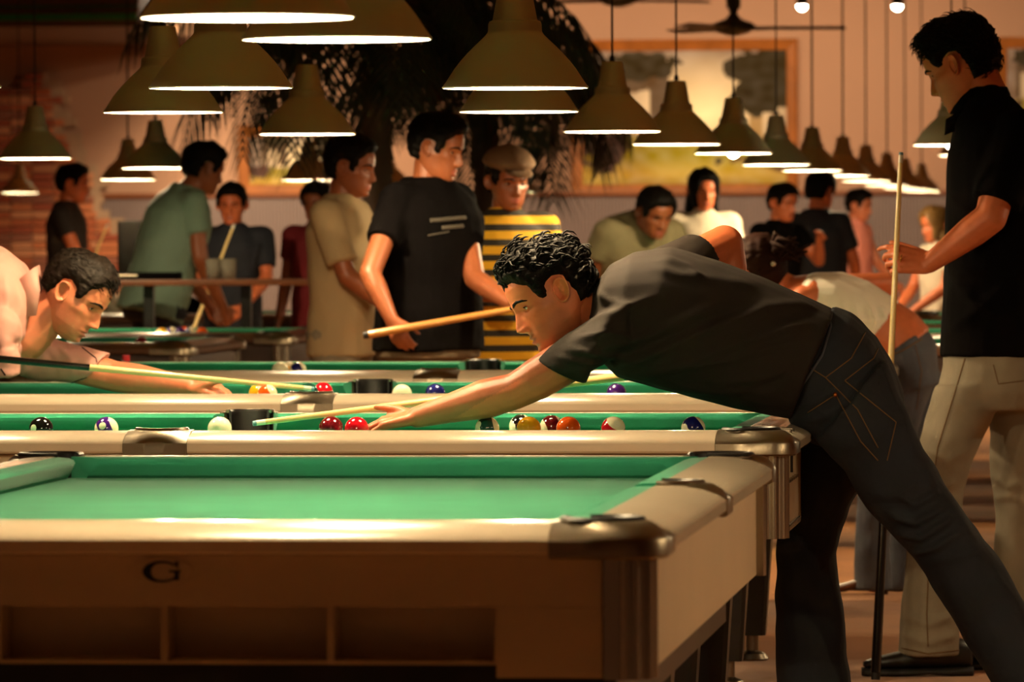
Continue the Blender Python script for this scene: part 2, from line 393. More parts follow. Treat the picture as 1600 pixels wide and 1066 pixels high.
def ring_mesh(r, a0, a1):
    R = []
    for i in range(25):
        a = math.radians(a0+(a1-a0)*i/24); c = Vector((math.cos(a)*r, math.sin(a)*r, ZT+.004))
        R.append([c+Vector((math.cos(a)*math.cos(t)*.0045, math.sin(a)*math.cos(t)*.0045, math.sin(t)*.0045)) for t in [k*PI/3 for k in range(6)]])
    return mk(MB().rings(R), 'pocket_ring', M_CHROME)
def post_mesh():
    R = []; pts = []
    r = .052; c = (-.052, -.052)
    pts.append((-.075, 0)); pts.append((-.068, 0))
    for k in range(33):
        a = PI/2-PI/2*k/32; rr = r+.004*math.cos(k/32*PI*6)
        pts.append((c[0]+rr*math.cos(a), c[1]+rr*math.sin(a)))
    pts += [(0, -.068), (0, -.075), (-.075, -.075)]
    return mk(MB().rings([[(x, y, z) for x, y in pts] for z in (.583, .771)]), 'corner_post', M_CHROME, 60)
def leg_mesh():
    mb = MB(); R = []
    for z, w_ in ((.62, .075), (.60, .075), (.40, .062), (.10, .042), (.075, .040)):
        R.append([(x*w_, y*w_, z) for x, y in ((-1, -.8), (-.8, -1), (.8, -1), (1, -.8), (1, .8), (.8, 1), (-.8, 1), (-1, .8))])
    mb.rings(R); return mk(mb, 'leg', M_BLKPL)
ME = {}
for k, m in (('l', M_LAM), ('d', M_DLAM)):
    ME['rl'+k] = rail_mesh(TL/2-CS-SS, m); ME['rs'+k] = rail_mesh(TW-2*CS, m)
ME['cl'] = cushion_mesh(TL/2-CS-SS, .02, .07, .012, .03); ME['cs'] = cushion_mesh(TW-2*CS, .07, .07, .03, .03)
ME['cc'] = corner_mesh(M_CAST); ME['sc'] = side_mesh(M_CAST)
ME['pl'] = liner_mesh(.058, -112, 202); ME['psl'] = liner_mesh(.050, -15, 195); ME['ring'] = ring_mesh(.057, -20, 200); ME['crg'] = ring_mesh(.066, -100, 190)
ME['post'] = post_mesh(); ME['leg'] = leg_mesh()
ME['foot'] = mk(MB().lathe([(.045, .0), (.048, .006), (.04, .02), (.018, .03), (.018, .08)], 16), 'leveling_foot', M_STEEL)
ME['bed'] = mk(MB().box(-TL/2+RW-.01, TL/2-RW+.01, -TW/2+RW-.01, TW/2-RW+.01, ZB-.03, ZB), 'cloth', M_FELT)
def cut_bed():       # cloth with notched corners and sides for the pockets
    x1, y1 = TL/2-RW, TW/2-RW; c = .045; s = .048
    pts = [(-x1, -y1+c), (-x1+c, -y1), (-s, -y1), (-s*.7, -y1+.018), (s*.7, -y1+.018), (s, -y1), (x1-c, -y1), (x1, -y1+c), (x1, y1-c), (x1-c, y1), (s, y1), (s*.7, y1-.018), (-s*.7, y1-.018), (-s, y1), (-x1+c, y1), (-x1, y1-c)]
    return mk(MB().rings([[(x, y, z) for x, y in pts] for z in (ZB-.03, ZB)]), 'cloth', M_FELT)
ME['bed'] = cut_bed()
IN = .036
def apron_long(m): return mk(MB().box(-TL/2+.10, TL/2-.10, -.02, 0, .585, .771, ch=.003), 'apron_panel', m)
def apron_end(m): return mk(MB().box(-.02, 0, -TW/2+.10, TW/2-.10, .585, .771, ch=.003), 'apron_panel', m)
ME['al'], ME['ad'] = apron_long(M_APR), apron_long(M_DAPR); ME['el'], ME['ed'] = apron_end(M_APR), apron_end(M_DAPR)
def pool_table(cx, cy, rot, label, style='l', shelf_end=None, panel_end=False):
    t = empty('pool_table', (cx, cy, 0), rot); tag(t, label, 'pool table', 'pool tables')
    L = lambda nm, key, loc=(0, 0, 0), rz=0: link_mesh(nm, ME[key], t, loc, (0, 0, rz))
    L('cloth', 'bed')
    iy, ix = TW/2-RW, TL/2-RW
    for sy in (1, -1):
        for sx in (1, -1):
            r = 0 if sy > 0 else PI
            st = SS if (sx > 0) == (sy > 0) else -(TL/2-CS)
            if sy > 0: x0 = SS if sx > 0 else -(TL/2-CS)
            else: x0 = -SS if sx < 0 else (TL/2-CS)
            L('rail', 'rl'+style, (x0, sy*iy, 0), r)
            # long cushions: short bevel towards the side pocket
            me = ME['cl'] if (sx > 0) == (sy > 0) else ME.setdefault('clr', cushion_mesh(TL/2-CS-SS, .07, .02, .03, .012))
            link_mesh('cushion', me, t, (x0, sy*iy, 0), (0, 0, r))
    for sx in (1, -1):
        r = -PI/2 if sx > 0 else PI/2
        L('rail', 'rs'+style, (sx*ix, sx*(TW/2-CS), 0), r); L('cushion', 'cs', (sx*ix, sx*(TW/2-CS), 0), r)
    for k, (sx, sy) in enumerate(((1, 1), (-1, 1), (-1, -1), (1, -1))):
        r = k*PI/2
        cc = L('corner_casting', 'cc', (sx*TL/2, sy*TW/2, 0), r); cc['label'] = 'brushed metal corner casting'
        off = Matrix.Rotation(r, 3, 'Z') @ Vector((-.105, -.105, 0))
        L('pocket_liner', 'pl', (sx*TL/2+off.x, sy*TW/2+off.y, 0), r)
        o2 = IN-.014
        L('corner_post', 'post', (sx*(TL/2-o2), sy*(TW/2-o2), 0), r)
        lg = L('leg', 'leg', (sx*(TL/2-.29), sy*(TW/2-.25), 0)); link_mesh('leveling_foot', ME['foot'], lg)
    for sy in (1, -1):
        r = 0 if sy > 0 else PI
        L('side_casting', 'sc', (0, sy*iy, 0), r); L('pocket_liner', 'psl', (0, sy*(iy+.022), 0), r); L('pocket_ring', 'ring', (0, sy*(iy+.022), 0), r)
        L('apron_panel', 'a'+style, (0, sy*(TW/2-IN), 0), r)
    mA = M_APR if style == 'l' else M_DAPR
    for sx in (1, -1):
        if shelf_end == sx:
            X = sx*(TL/2-IN); a, b = sorted((X, X-sx*.02)); a2, b2 = sorted((X, X-sx*.12))
            MB().box(a, b, -TW/2+.10, TW/2-.10, .693, .771, ch=.002).build('apron_panel', mA, t)
            for s in (1, -1): y0, y1 = sorted((s*.515, s*(TW/2-.10))); MB().box(a, b, y0, y1, .585, .693, ch=.002).build('apron_panel', mA, t)
            a3, b3 = sorted((X-sx*.10, X-sx*.12)); MB().box(a3, b3, -.515, .515, .608, .70).build('shelf_back', mA, t)
            MB().box(*sorted((X-sx*.02, X-sx*.12)), -.515, .515, .603, .609).build('shelf_floor', mA, t)
            MB().box(*sorted((X-sx*.02, X-sx*.12)), -.515, .515, .693, .70).build('shelf_top', mA, t)
            for y in (-.515, -.258, 0, .258, .515): MB().box(*sorted((X-sx*.015, X-sx*.10)), y-.005, y+.005, .606, .695).build('shelf_divider', mA, t)
        else:
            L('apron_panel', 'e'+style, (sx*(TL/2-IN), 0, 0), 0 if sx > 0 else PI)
    MB().box(-TL/2+.09, TL/2-.09, -TW/2+.09, TW/2-.09, .60, .74).build('undercarriage', M_BLKPL, t) if not shelf_end else MB().box(-TL/2+.165, TL/2-.20, -TW/2+.09, TW/2-.09, .50, .74).build('undercarriage', M_BLKPL, t)  # deeper under the shelf table, its black standing in for the shade below
    if panel_end:
        X = TL/2
        for k, y in enumerate((-.47, -.38)): MB().box(X-.11, X-.025, y-.012, y+.012, .800, .818, ch=.004).build('score_slot', M_STEEL, t)
        xa = X-IN
        MB().box(xa-.002, xa+.006, -.60, -.13, .605, .70, ch=.003).build('return_door', mat('door_panel', (190, 164, 130), .35), t)
        for k in range(6): MB().box(xa, xa+.009, -.58+k*.075, -.545+k*.075, .698, .704).build('door_hinge', M_CHROME, t)
        MB().box(xa, xa+.012, -.60, -.13, .592, .606, ch=.003).build('door_sill', M_CHROME, t)
        MB().box(xa, xa+.006, -.345, -.335, .715, .77).build('coin_slot', M_BLACK, t)
    return t
X1, Y1 = -1.473, 8.93
T1 = pool_table(X1, Y1+TL/2, PI/2, 'nearest cream pool table with empty green cloth and G emblem', 'l', shelf_end=-1)
T2 = pool_table(-2.166, 13.09+TW/2, 0, 'cream pool table that the man in the black shirt leans over', 'l', panel_end=True)
T3 = pool_table(-2.25, 16.16+TW/2, 0, 'cream pool table under the outstretched arm of the pink shirt man', 'l')
T4 = pool_table(-2.222, 18.97+TW/2, 0, 'fourth cream pool table from the front, red chalk on its rail', 'l')
darks = [(-3.83-TL/2, 24.1, 'dark brown pool table with metal corner just behind the fourth cream table'),
         (-3.75-TL/2, 26.5, 'dark pool table with yellow and orange balls below the drink rail'),
         (-4.4-TL/2, 33.0, 'dark pool table beyond the drink rail where the teal shirt man plays'),
         (-1.1, 23.4, 'dark pool table behind the woman in the white tank top'),
         (-1.1, 25.9, 'second dark pool table behind the woman in white'),
         (-1.1, 28.4, 'third dark pool table behind the woman in white'),
         (-1.1, 31.5, 'farthest dark pool table near the back of the hall')]
DT = [pool_table(x, y+TW/2, 0, l, 'd') for x, y, l in darks]

# G emblem on the near apron of the front table (flat oval badge with a raised letter)
mb = MB(); mb.rings([[(-(TL/2-IN)-.001-d, .050*math.cos(a)*k+0, .7465+.0225*math.sin(a)*k) for a in [2*PI*j/36 for j in range(36)]] for d, k in ((0, 1), (.0015, 1), (.0025, .96))])
badge = mb.build('emblem_badge', M_APR, T1); badge['label'] = 'oval badge'
def text_mesh(txt, size, extrude=.001):
    cu = bpy.data.curves.new('t', 'FONT'); cu.body = txt; cu.size = size; cu.extrude = extrude; cu.align_x = 'CENTER'; cu.align_y = 'CENTER'
    o = bpy.data.objects.new('t', cu); COL.objects.link(o); dg = bpy.context.evaluated_depsgraph_get()
    me = bpy.data.meshes.new_from_object(o.evaluated_get(dg)); bpy.data.objects.remove(o); bpy.data.curves.remove(cu); return me
# letter G drawn as a wide serif: thick left bowl, thin ends
pts_o, pts_i = [], []
for k in range(25):
    a = math.radians(38+k*(322-38)/24); pts_o.append((.0295*math.cos(a), .0165*math.sin(a)))
    th = .72-.20*math.cos(a-PI)*1
    pts_i.append((.0295*math.cos(a)*(.78-.16*max(0, -math.cos(a)))+.002, .0165*math.sin(a)*.80))
Vg, Fg = [], []
for (a, b), (c, d) in zip(pts_o, pts_i): Vg += [(a, b), (c, d)]
def gpart(polyV, faces, nm):
    V3 = [(-(TL/2-IN)-.0035, -x, .7465+z) for x, z in polyV]+[(-(TL/2-IN)-.0055, -x, .7465+z) for x, z in polyV]; n = len(polyV)
    Fs = list(faces)+[tuple(i+n for i in f[::-1]) for f in faces]
    return V3, Fs
mbG = MB()
V3, Fs = gpart(Vg, [(2*i, 2*i+1, 2*i+3, 2*i+2) for i in range(24)], ''); mbG.add(V3, Fs)
V3, Fs = gpart([(.012, -.001), (.030, -.001), (.030, .002), (.012, .002)], [(0, 1, 2, 3)], ''); mbG.add(V3, Fs)
V3, Fs = gpart([(.020, -.013), (.027, -.013), (.027, .001), (.020, .001)], [(0, 1, 2, 3)], ''); mbG.add(V3, Fs)
V3, Fs = gpart([(.0205, .016), (.026, .016), (.026, .006), (.0235, .006)], [(0, 1, 2, 3)], ''); mbG.add(V3, Fs)
g = mbG.build('emblem_letter', M_BLACK, T1); g['label'] = 'black letter G'

# ================================================================ LAMPS
SH = [(.1710, .000), (.1718, .003), (.1690, .006), (.1630, .014), (.1545, .027), (.1430, .045), (.1290, .063), (.1120, .082), (.0940, .100), (.0780, .115), (.0680, .125), (.0640, .131), (.0630, .135), (.0625, .150), (.0600, .156), (.0530, .159), (.0515, .164), (.0375, .240), (.0340, .246), (.004, .247)]
def lathe_mesh(prof, m, nm, n=48, cap=True, ang=40):
    return mk(MB().lathe(prof, n, cap=cap), nm, m, ang)
shade_me = bpy.data.meshes.new('lamp_shade')
mbs = MB().lathe(SH, 56, cap=False)
shade_me.from_pydata([tuple(v) for v in mbs.V], [], mbs.F); shade_me.update(); shade_me.materials.append(M_SHADE)
shade_me.polygons.foreach_set('use_smooth', [True]*len(shade_me.polygons)); shade_me.set_sharp_from_angle(angle=math.radians(40))
mbi = MB().lathe([(r-.0022, z-.0005) for r, z in SH if z < .128][::-1]+[(.1710, 0)], 56, cap=False); mbi.lathe([(.0660, .1245), (.040, .134), (.003, .136)], 56, cap=False)
liner_me = bpy.data.meshes.new('reflector'); liner_me.from_pydata([tuple(v) for v in mbi.V], [], mbi.F); liner_me.update(); liner_me.materials.append(M_SHIN)
liner_me.polygons.foreach_set('use_smooth', [True]*len(liner_me.polygons))
grip_me = lathe_mesh([(.004, .246), (.009, .246), (.009, .260), (.007, .268), (.0035, .270)], M_CORD, 'cord_grip', 16)
m_bulb = bpy.data.materials.new('bulb_glow'); m_bulb.use_nodes = True; bb = m_bulb.node_tree.nodes['Principled BSDF']
bb.inputs['Emission Color'].default_value = (1, .86, .62, 1); bb.inputs['Emission Strength'].default_value = 22; bb.inputs['Base Color'].default_value = (1, .95, .85, 1)
def bulb_prof(dz): return [(.002, .030-dz), (.016, .034-dz), (.026, .046-dz), (.029, .060-dz), (.025, .078-dz), (.014, .096-dz), (.013, .133), (.002, .1335)]
bulb_me = lathe_mesh(bulb_prof(0), m_bulb, 'bulb', 20); bulb_low = lathe_mesh(bulb_prof(.050), m_bulb, 'bulb', 20)
LAMPS = []
light_data = bpy.data.lights.new('lamp_light', 'POINT'); light_data.energy = LAMP_W; light_data.color = LAMP_COL; light_data.shadow_soft_size = .03
cord_cache = {}
def pendant(px, py, wpx, label, low=False, tilt=0):
    Y = F_PX*.343/wpx; p = at(px, py, Y)
    t = empty('pendant_lamp', p, random.uniform(0, 6.28)); tag(t, label, 'pendant lamp', 'pendant lamps hanging over the pool tables')
    link_mesh('lamp_shade', shade_me, t); r = link_mesh('reflector', liner_me, t); r['label'] = 'white inside of the shade'
    link_mesh('cord_grip', grip_me, t); link_mesh('bulb', bulb_low if low else bulb_me, t)
    MB().tube([(0, 0, .268), (0, 0, CEIL-p.z)], .0042 if wpx > 100 else .006, 6).build('cord', M_CORD, t)
    lo = bpy.data.objects.new('lamp_light', light_data); COL.objects.link(lo); lo.parent = t; lo.location = (0, 0, -.022 if low else .022)
    LAMPS.append(t)
lamps = [
 (387, 28, 339, 'largest lamp, rim cut by the top edge, upper left'), (526, 62, 300, 'second largest lamp, overlapping the largest one on its right'),
 (345, 138, 228, 'big aluminium lamp below the largest lamp'), (805, 138, 230, 'big aluminium lamp at top centre, overlapping another just behind it'),
 (-110, 137, 228, 'lamp mostly outside the left edge of the picture'),
 (255, 176, 190, 'lamp half hidden behind the left big lamp'), (811, 175, 188, 'lamp hidden behind the top centre lamp, only its lower rim showing'),
 (480, 210, 153, 'lamp hanging in front of the dark palm'), (957, 206, 153, 'lamp hanging in front of the left edge of the landscape painting'),
 (1057, 226, 139, 'lamp hanging before the middle of the landscape painting, bright open rim'), (1146, 240, 122, 'lamp with its bulb showing under the rim, before the painting'),
 (1213, 258, 108, 'lamp hanging before the right edge of the painting frame'), (1269, 267, 95, 'first lamp right of the painting in the receding row'),
 (1317, 275, 86, 'second lamp right of the painting in the receding row'), (1353, 283, 78, 'third lamp right of the painting in the receding row'),
 (1386, 290, 71, 'fourth lamp right of the painting, left of the upright cue'), (1414, 295, 65, 'fifth lamp right of the painting, just behind the upright cue'),
 (1440, 299, 60, 'last small lamp right of the upright cue'),
 (1487, 227, 120, 'lamp partly hidden behind the chest of the standing man, bulb glinting'), (1508, 243, 84, 'small lamp rim just under the one behind the standing man'),
 (55, 248, 116, 'lamp on a black cord before the brick patch'), (30, 302, 62, 'small lamp low before the bricks at the left edge'),
 (200, 281, 90, 'lamp with bright rim above the dark shirted man on the left'), (243, 263, 106, 'lamp overlapping the one above the teal shirt man'),
 (483, 282, 88, 'small lamp directly below the lamp before the palm'), (606, 287, 70, 'lamp hidden behind the man in the black t-shirt'),
 (512, 298, 62, 'far lamp rim above the maroon shirt person'), (812, 301, 64, 'far lamp right of the capped person in stripes')]
for a in lamps: pendant(*a, low=('bulb' in a[3]))
# lamps over neighbouring tables outside the picture
def pendant_at(p, label):
    t = empty('pendant_lamp', p); tag(t, label, 'pendant lamp', 'pendant lamps over tables outside the picture')
    link_mesh('lamp_shade', shade_me, t); link_mesh('reflector', liner_me, t); link_mesh('cord_grip', grip_me, t); link_mesh('bulb', bulb_me, t)
    MB().tube([(0, 0, .268), (0, 0, CEIL-p[2])], .0042, 6).build('cord', M_CORD, t)
    lo = bpy.data.objects.new('lamp_light', light_data); COL.objects.link(lo); lo.parent = t; lo.location = (0, 0, .022)
for p in ((1.9, 10.0, 1.62), (1.9, 11.4, 1.62), (-5.2, 10.6, 1.62), (1.5, 17.6, 1.62), (1.5, 20.4, 1.62), (1.5, 23.4, 1.62)): pendant_at(p, 'pendant lamp over a neighbouring table outside the picture')

# ================================================================ BALLS
BR = .028575
def ball_mat(nm, col, stripe):
    m = bpy.data.materials.new('ball_'+nm); m.use_nodes = True; nt = m.node_tree; b = nt.nodes['Principled BSDF']
    b.inputs['Roughness'].default_value = .08; b.inputs['Coat Weight'].default_value = .6; b.inputs['Coat Roughness'].default_value = .03
    c = lin(col); cream = lin((244, 232, 196))
    if not stripe: b.inputs['Base Color'].default_value = c; return m
    tc = nt.nodes.new('ShaderNodeTexCoord'); sp = nt.nodes.new('ShaderNodeSeparateXYZ'); nt.links.new(tc.outputs['Object'], sp.inputs[0])
    ab = nt.nodes.new('ShaderNodeMath'); ab.operation = 'ABSOLUTE'; nt.links.new(sp.outputs[2], ab.inputs[0])
    lt = nt.nodes.new('ShaderNodeMath'); lt.operation = 'LESS_THAN'; lt.inputs[1].default_value = BR*.55; nt.links.new(ab.outputs[0], lt.inputs[0])
    mx = nt.nodes.new('ShaderNodeMix'); mx.data_type = 'RGBA'; mx.inputs[6].default_value = cream; mx.inputs[7].default_value = c
    nt.links.new(lt.outputs[0], mx.inputs[0]); nt.links.new(mx.outputs[2], b.inputs['Base Color']); return m
BC = {'yellow': (232, 168, 24), 'blue': (22, 26, 96), 'red': (190, 16, 30), 'purple': (58, 20, 104), 'orange': (228, 88, 20), 'green': (8, 62, 50), 'maroon': (92, 10, 20), 'black': (10, 10, 12), 'cue': (246, 236, 204)}
ball_me = {}
spot_m = mat('ball_number_disc', (246, 238, 212), .1); num_m = mat('ball_number_ink', (12, 12, 12), .2)
bs = MB(); bs.ball((0, 0, 0), BR, 40, 24)
def spot_mesh():
    mb = MB(); rings = []
    for k in range(5):
        a = math.radians(18)*max(k/4, .02); rings.append([(BR*1.004*math.sin(a)*math.cos(t), -BR*1.004*math.cos(a), BR*1.004*math.sin(a)*math.sin(t)) for t in [2*PI*j/24 for j in range(24)]])
    mb.rings(rings, cap=False); return mk(mb, 'number_spot', spot_m)
spot_me = spot_mesh(); num_cache = {}
def num_mesh(n):
    if n in num_cache: return num_cache[n]
    me = text_mesh(str(n), .0125, 0)
    for v in me.vertices: d = Vector((v.co.x, -BR, v.co.y)).normalized(); v.co = d*BR*1.009
    me.materials.clear(); me.materials.append(num_m); num_cache[n] = me; return me
def pool_ball(x, Y, col, stripe, label, num=None, rot=(0, 0, 0), group='pool balls', px=True, spotdir=(0, 0)):
    p = at(x, 600, Y) if px else Vector((x, Y, 0))
    key = (col, stripe)
    if key not in ball_me:
        me = bpy.data.meshes.new('pool_ball'); me.from_pydata([tuple(v) for v in bs.V], [], bs.F); me.update(); me.polygons.foreach_set('use_smooth', [True]*len(me.polygons))
        me.materials.append(ball_mat(col+('_stripe' if stripe else ''), BC[col], stripe)); ball_me[key] = me
    o = link_mesh('pool_ball', ball_me[key], None, (p.x, Y, ZB+BR), rot); tag(o, label, 'ball', group)
    if num:
        q = Matrix.Rotation(0, 4, 'Z')
        s = link_mesh('number_spot', spot_me, o); n = link_mesh('number', num_mesh(num), o)
        E = Matrix.Rotation(spotdir[0], 4, 'Z') @ Matrix.Rotation(spotdir[1], 4, 'X')
        s.matrix_local = o.matrix_basis.to_3x3().inverted().to_4x4() @ E; n.matrix_local = s.matrix_local
    return o
g2 = 'balls on the table the black shirt man plays on'; g3 = 'balls on the third cream table'; g4 = 'balls on the far tables'
YB = 13.76
pool_ball(64, YB, 'black', False, 'black eight ball at the far left of the black shirt man\'s table', 8, group=g2, spotdir=(-.55, -.1))
pool_ball(166, YB, 'purple', True, 'purple striped ball left of the front side pocket', 12, (.2, 1.15, .25), group=g2, spotdir=(-.2, -.3))
pool_ball(343, YB, 'cue', False, 'plain white cue ball beside the black side pocket', group=g2)
pool_ball(517, YB+.04, 'maroon', False, 'dark maroon ball left of the red ball by the bridge hand', group=g2)
pool_ball(557, YB-.01, 'red', False, 'bright red ball in front of the bridge hand', group=g2)
pool_ball(761, YB, 'green', True, 'green striped ball under the black shirt man\'s forearm', 14, (.1, 1.35, .2), group=g2, spotdir=(-.8, -.35))
pool_ball(814, YB+.16, 'black', True, 'dark striped ball mostly hidden behind the yellow ball', 15, (.1, 1.2, .3), group=g2, spotdir=(-.7, 0))
pool_ball(826, YB, 'yellow', False, 'solid yellow ball on the black shirt man\'s table', group=g2)
pool_ball(862, YB+.1, 'maroon', True, 'maroon striped ball behind the orange ball', None, (.0, 1.25, .3), group=g2)
pool_ball(888, YB, 'orange', False, 'orange ball between the yellow ball and the red striped ball', 5, group=g2, spotdir=(.1, .75))
pool_ball(958, YB, 'red', True, 'red striped ball right of the orange ball', 11, (.5, .55, 0), group=g2, spotdir=(.45, -.45))
pool_ball(1083, YB, 'blue', True, 'dark blue striped ball near the metal corner pocket', 10, (.1, 1.0, .5), group=g2, spotdir=(-.75, -.1))
Y3 = 16.86
pool_ball(411, Y3+.12, 'yellow', False, 'yellow ball seen over the pink shirt man\'s cue', group=g3)
pool_ball(404, Y3-.02, 'yellow', True, 'yellow striped ball under the pink shirt man\'s cue', None, (.3, 1.0, 0), group=g3)
pool_ball(418, Y3-.10, 'orange', True, 'orange striped ball low beside the yellow striped ball', None, (.5, .9, .4), group=g3)
pool_ball(482, Y3+.06, 'green', False, 'dark green ball at the tip of the pink shirt man\'s cue', group=g3)
pool_ball(505, Y3+.14, 'red', False, 'shiny red ball above the metal side pocket of the third table', group=g3)
pool_ball(628, Y3-.10, 'cue', False, 'cream ball right of the black far side pocket', group=g3)
pool_ball(680, Y3-.05, 'blue', False, 'dark blue ball just left of the extended forearm', group=g3)
pool_ball(963, Y3-.05, 'purple', False, 'dark purple ball under the black shirt man\'s chest', group=g3)
Y4 = 19.75
pool_ball(438, Y4, 'cue', False, 'white ball next to the blue striped ball on the fourth table', group=g3)
pool_ball(452, Y4+.05, 'yellow', True, 'pale yellow striped ball touching the white ball on the fourth table', None, (.1, .2, 0), group=g3)
pool_ball(466, Y4-.02, 'blue', True, 'blue striped ball right of the white ball on the fourth table', None, (.1, 1.1, .2), group=g3)
Y6 = 27.2
for x, dy, c, s, l in ((253, 0, 'yellow', False, 'yellow ball, leftmost of the row below the drink rail'), (268, .2, 'purple', True, 'striped ball right of the leftmost yellow ball'), (281, .1, 'purple', False, 'purple ball in the middle of the far row'), (289, .25, 'orange', False, 'small orange ball in the middle of the far row'), (297, .1, 'blue', True, 'dark striped ball left of the far right orange ball'), (316, 0, 'orange', False, 'orange red ball, rightmost of the far row')):
    pool_ball(x, Y6+dy, c, s, l, None, (.2, 1, 0), group=g4)
pool_ball(221, 24.8, 'maroon', False, 'maroon ball on the dark table behind the pink shirt man', group=g4)
# chalk
def chalk(p, label, col):
    o = MB().box(-.012, .012, -.012, .012, 0, .023, ch=.002).build('chalk_cube', mat('chalk_paper_'+col, (200, 40, 50), .8)); o.location = p; o.rotation_euler = (0, 0, .3); tag(o, label, 'chalk')
    MB().lathe([(.004, .0225), (.008, .0232), (.009, .0236)], 16).build('chalk_face', mat('chalk_face_', (90, 130, 170), .9), o)
c4 = at(197, 570, 20.46); chalk((c4.x, 20.46, ZT), 'red chalk cube on the far rail of the fourth table', 'red')

# ================================================================ CUES
def cue(tip, toward, label, length=1.46, butt=M_CUEB, bf=.5):
    tip = Vector(tip); d = (Vector(toward)-tip).normalized()
    t = empty('pool_cue'); tag(t, label, 'pool cue', 'pool cues')
    t.matrix_world = Matrix.Translation(tip) @ d.to_track_quat('Z', 'Y').to_matrix().to_4x4()
    L = length
    def seg(nm, a, b, ra, rb, m): o = MB().lathe([(ra, a), ((ra+rb)/2, (a+b)/2), (rb, b)], 16).build(nm, m, t); smooth_by_angle(o, 50)
    seg('tip', 0, .008, .0058, .0064, M_TIP); seg('ferrule', .008, .030, .0064, .0066, M_FERR)
    rj = .0066+(.0145-.0066)*(bf)*.82
    seg('shaft', .030, L*bf, .0066, rj, M_CUEW); seg('joint_ring', L*bf, L*bf+.012, rj+.0003, rj+.0003, M_CHROME if butt != M_CUEB else M_CUEB)
    seg('butt', L*bf+.012, L-.02, rj, .0148, butt); seg('bumper', L-.02, L, .0140, .0125, M_BLACK)
    return t

# ================================================================ PEOPLE
def head_local(nu=88, nv=72, face=True):
    ZP = [-.118, -.115, -.110, -.100, -.088, -.072, -.055, -.040, -.022, 0, .018, .035, .055, .078, .096, .108, .114, .117]
    YF = [.045, .062, .074, .086, .0885, .0895, .0895, .0885, .089, .0880, .0945, .0955, .0935, .083, .064, .042, .024, .008]
    YBk = [.010, .0, -.012, -.024, -.036, -.050, -.064, -.075, -.088, -.096, -.100, -.1015, -.1005, -.093, -.078, -.058, -.040, -.020]
    WD = [.012, .024, .034, .045, .053, .060, .0645, .068, .071, .0735, .0745, .0750, .0735, .067, .055, .040, .027, .013]
    zs = np.concatenate([np.linspace(-.118, -.03, int(nv*.42)), np.linspace(-.028, .02, int(nv*.26)), np.linspace(.024, .117, nv-int(nv*.42)-int(nv*.26))])
    u = np.linspace(0, 1, nu, endpoint=False); ph = 2*PI*u-PI; ph = ph-.45*np.sin(ph)                          # denser at the face (ph=0)
    Z, P = np.meshgrid(zs, ph, indexing='ij')
    yf, yb, wd = np.interp(Z, ZP, YF), np.interp(Z, ZP, YBk), np.interp(Z, ZP, WD)
    mid = yf*.22+yb*.78*0+(-.005)*0
    mid = (yf+yb)/2-.004
    cs, sn = np.cos(P), np.sin(P); pw = 2/2.25
    X = wd*np.sign(sn)*np.abs(sn)**pw
    Yc = mid+np.where(cs > 0, yf-mid, mid-yb)*np.sign(cs)*np.abs(cs)**pw
    if face:
        fr = np.clip(cs*2, 0, 1); ax = np.abs(X)
        G = lambda v, c, s_: np.exp(-((v-c)/s_)**2)
        N = np.interp(Z, [-.058, -.050, -.044, -.038, -.028, -.012, .004, .016, .024], [0, .005, .020, .0265, .0235, .0155, .0085, .003, 0])
        wn = np.interp(Z, [-.05, -.036, -.01, .02], [.0145, .0135, .0095, .010])
        Yc += fr*N*np.exp(-(X/wn)**2)
        Yc += fr*.0075*G(ax, .0125, .0065)*G(Z, -.042, .0075)
        Yc -= fr*.0085*G(ax, .031, .017)*G(Z, .000, .0125)
        Yc += fr*.0045*G(ax, .028, .02)*G(Z, .0185, .0065)
        Yc += fr*.0065*G(X, 0, .021)*G(Z, -.0655, .0052)+fr*.0065*G(X, 0, .018)*G(Z, -.0775, .0052)
        Yc -= fr*.0045*G(X, 0, .022)*G(Z, -.0715, .0022)
        Yc -= fr*.004*G(X, 0, .016)*G(Z, -.088, .006)
        Yc += fr*.006*G(X, 0, .018)*G(Z, -.103, .010)
        X += np.sign(X)*.0045*G(ax, .058, .02)*G(Z, -.018, .016)*np.clip(cs*1.5+.5, 0, 1)
    return X, Yc, Z, P
def grid_faces(nr, nc, off=0):
    return [(off+i*nc+j, off+i*nc+(j+1) % nc, off+(i+1)*nc+(j+1) % nc, off+(i+1)*nc+j) for i in range(nr-1) for j in range(nc)]
def head_frame(c, f, u, s=1):
    f = Vector(f).normalized(); u = Vector(u); u = (u-f*u.dot(f)).normalized(); r = f.cross(u)
    return lambda x, y, z: Vector(c)+(r*x+f*y+u*z)*s
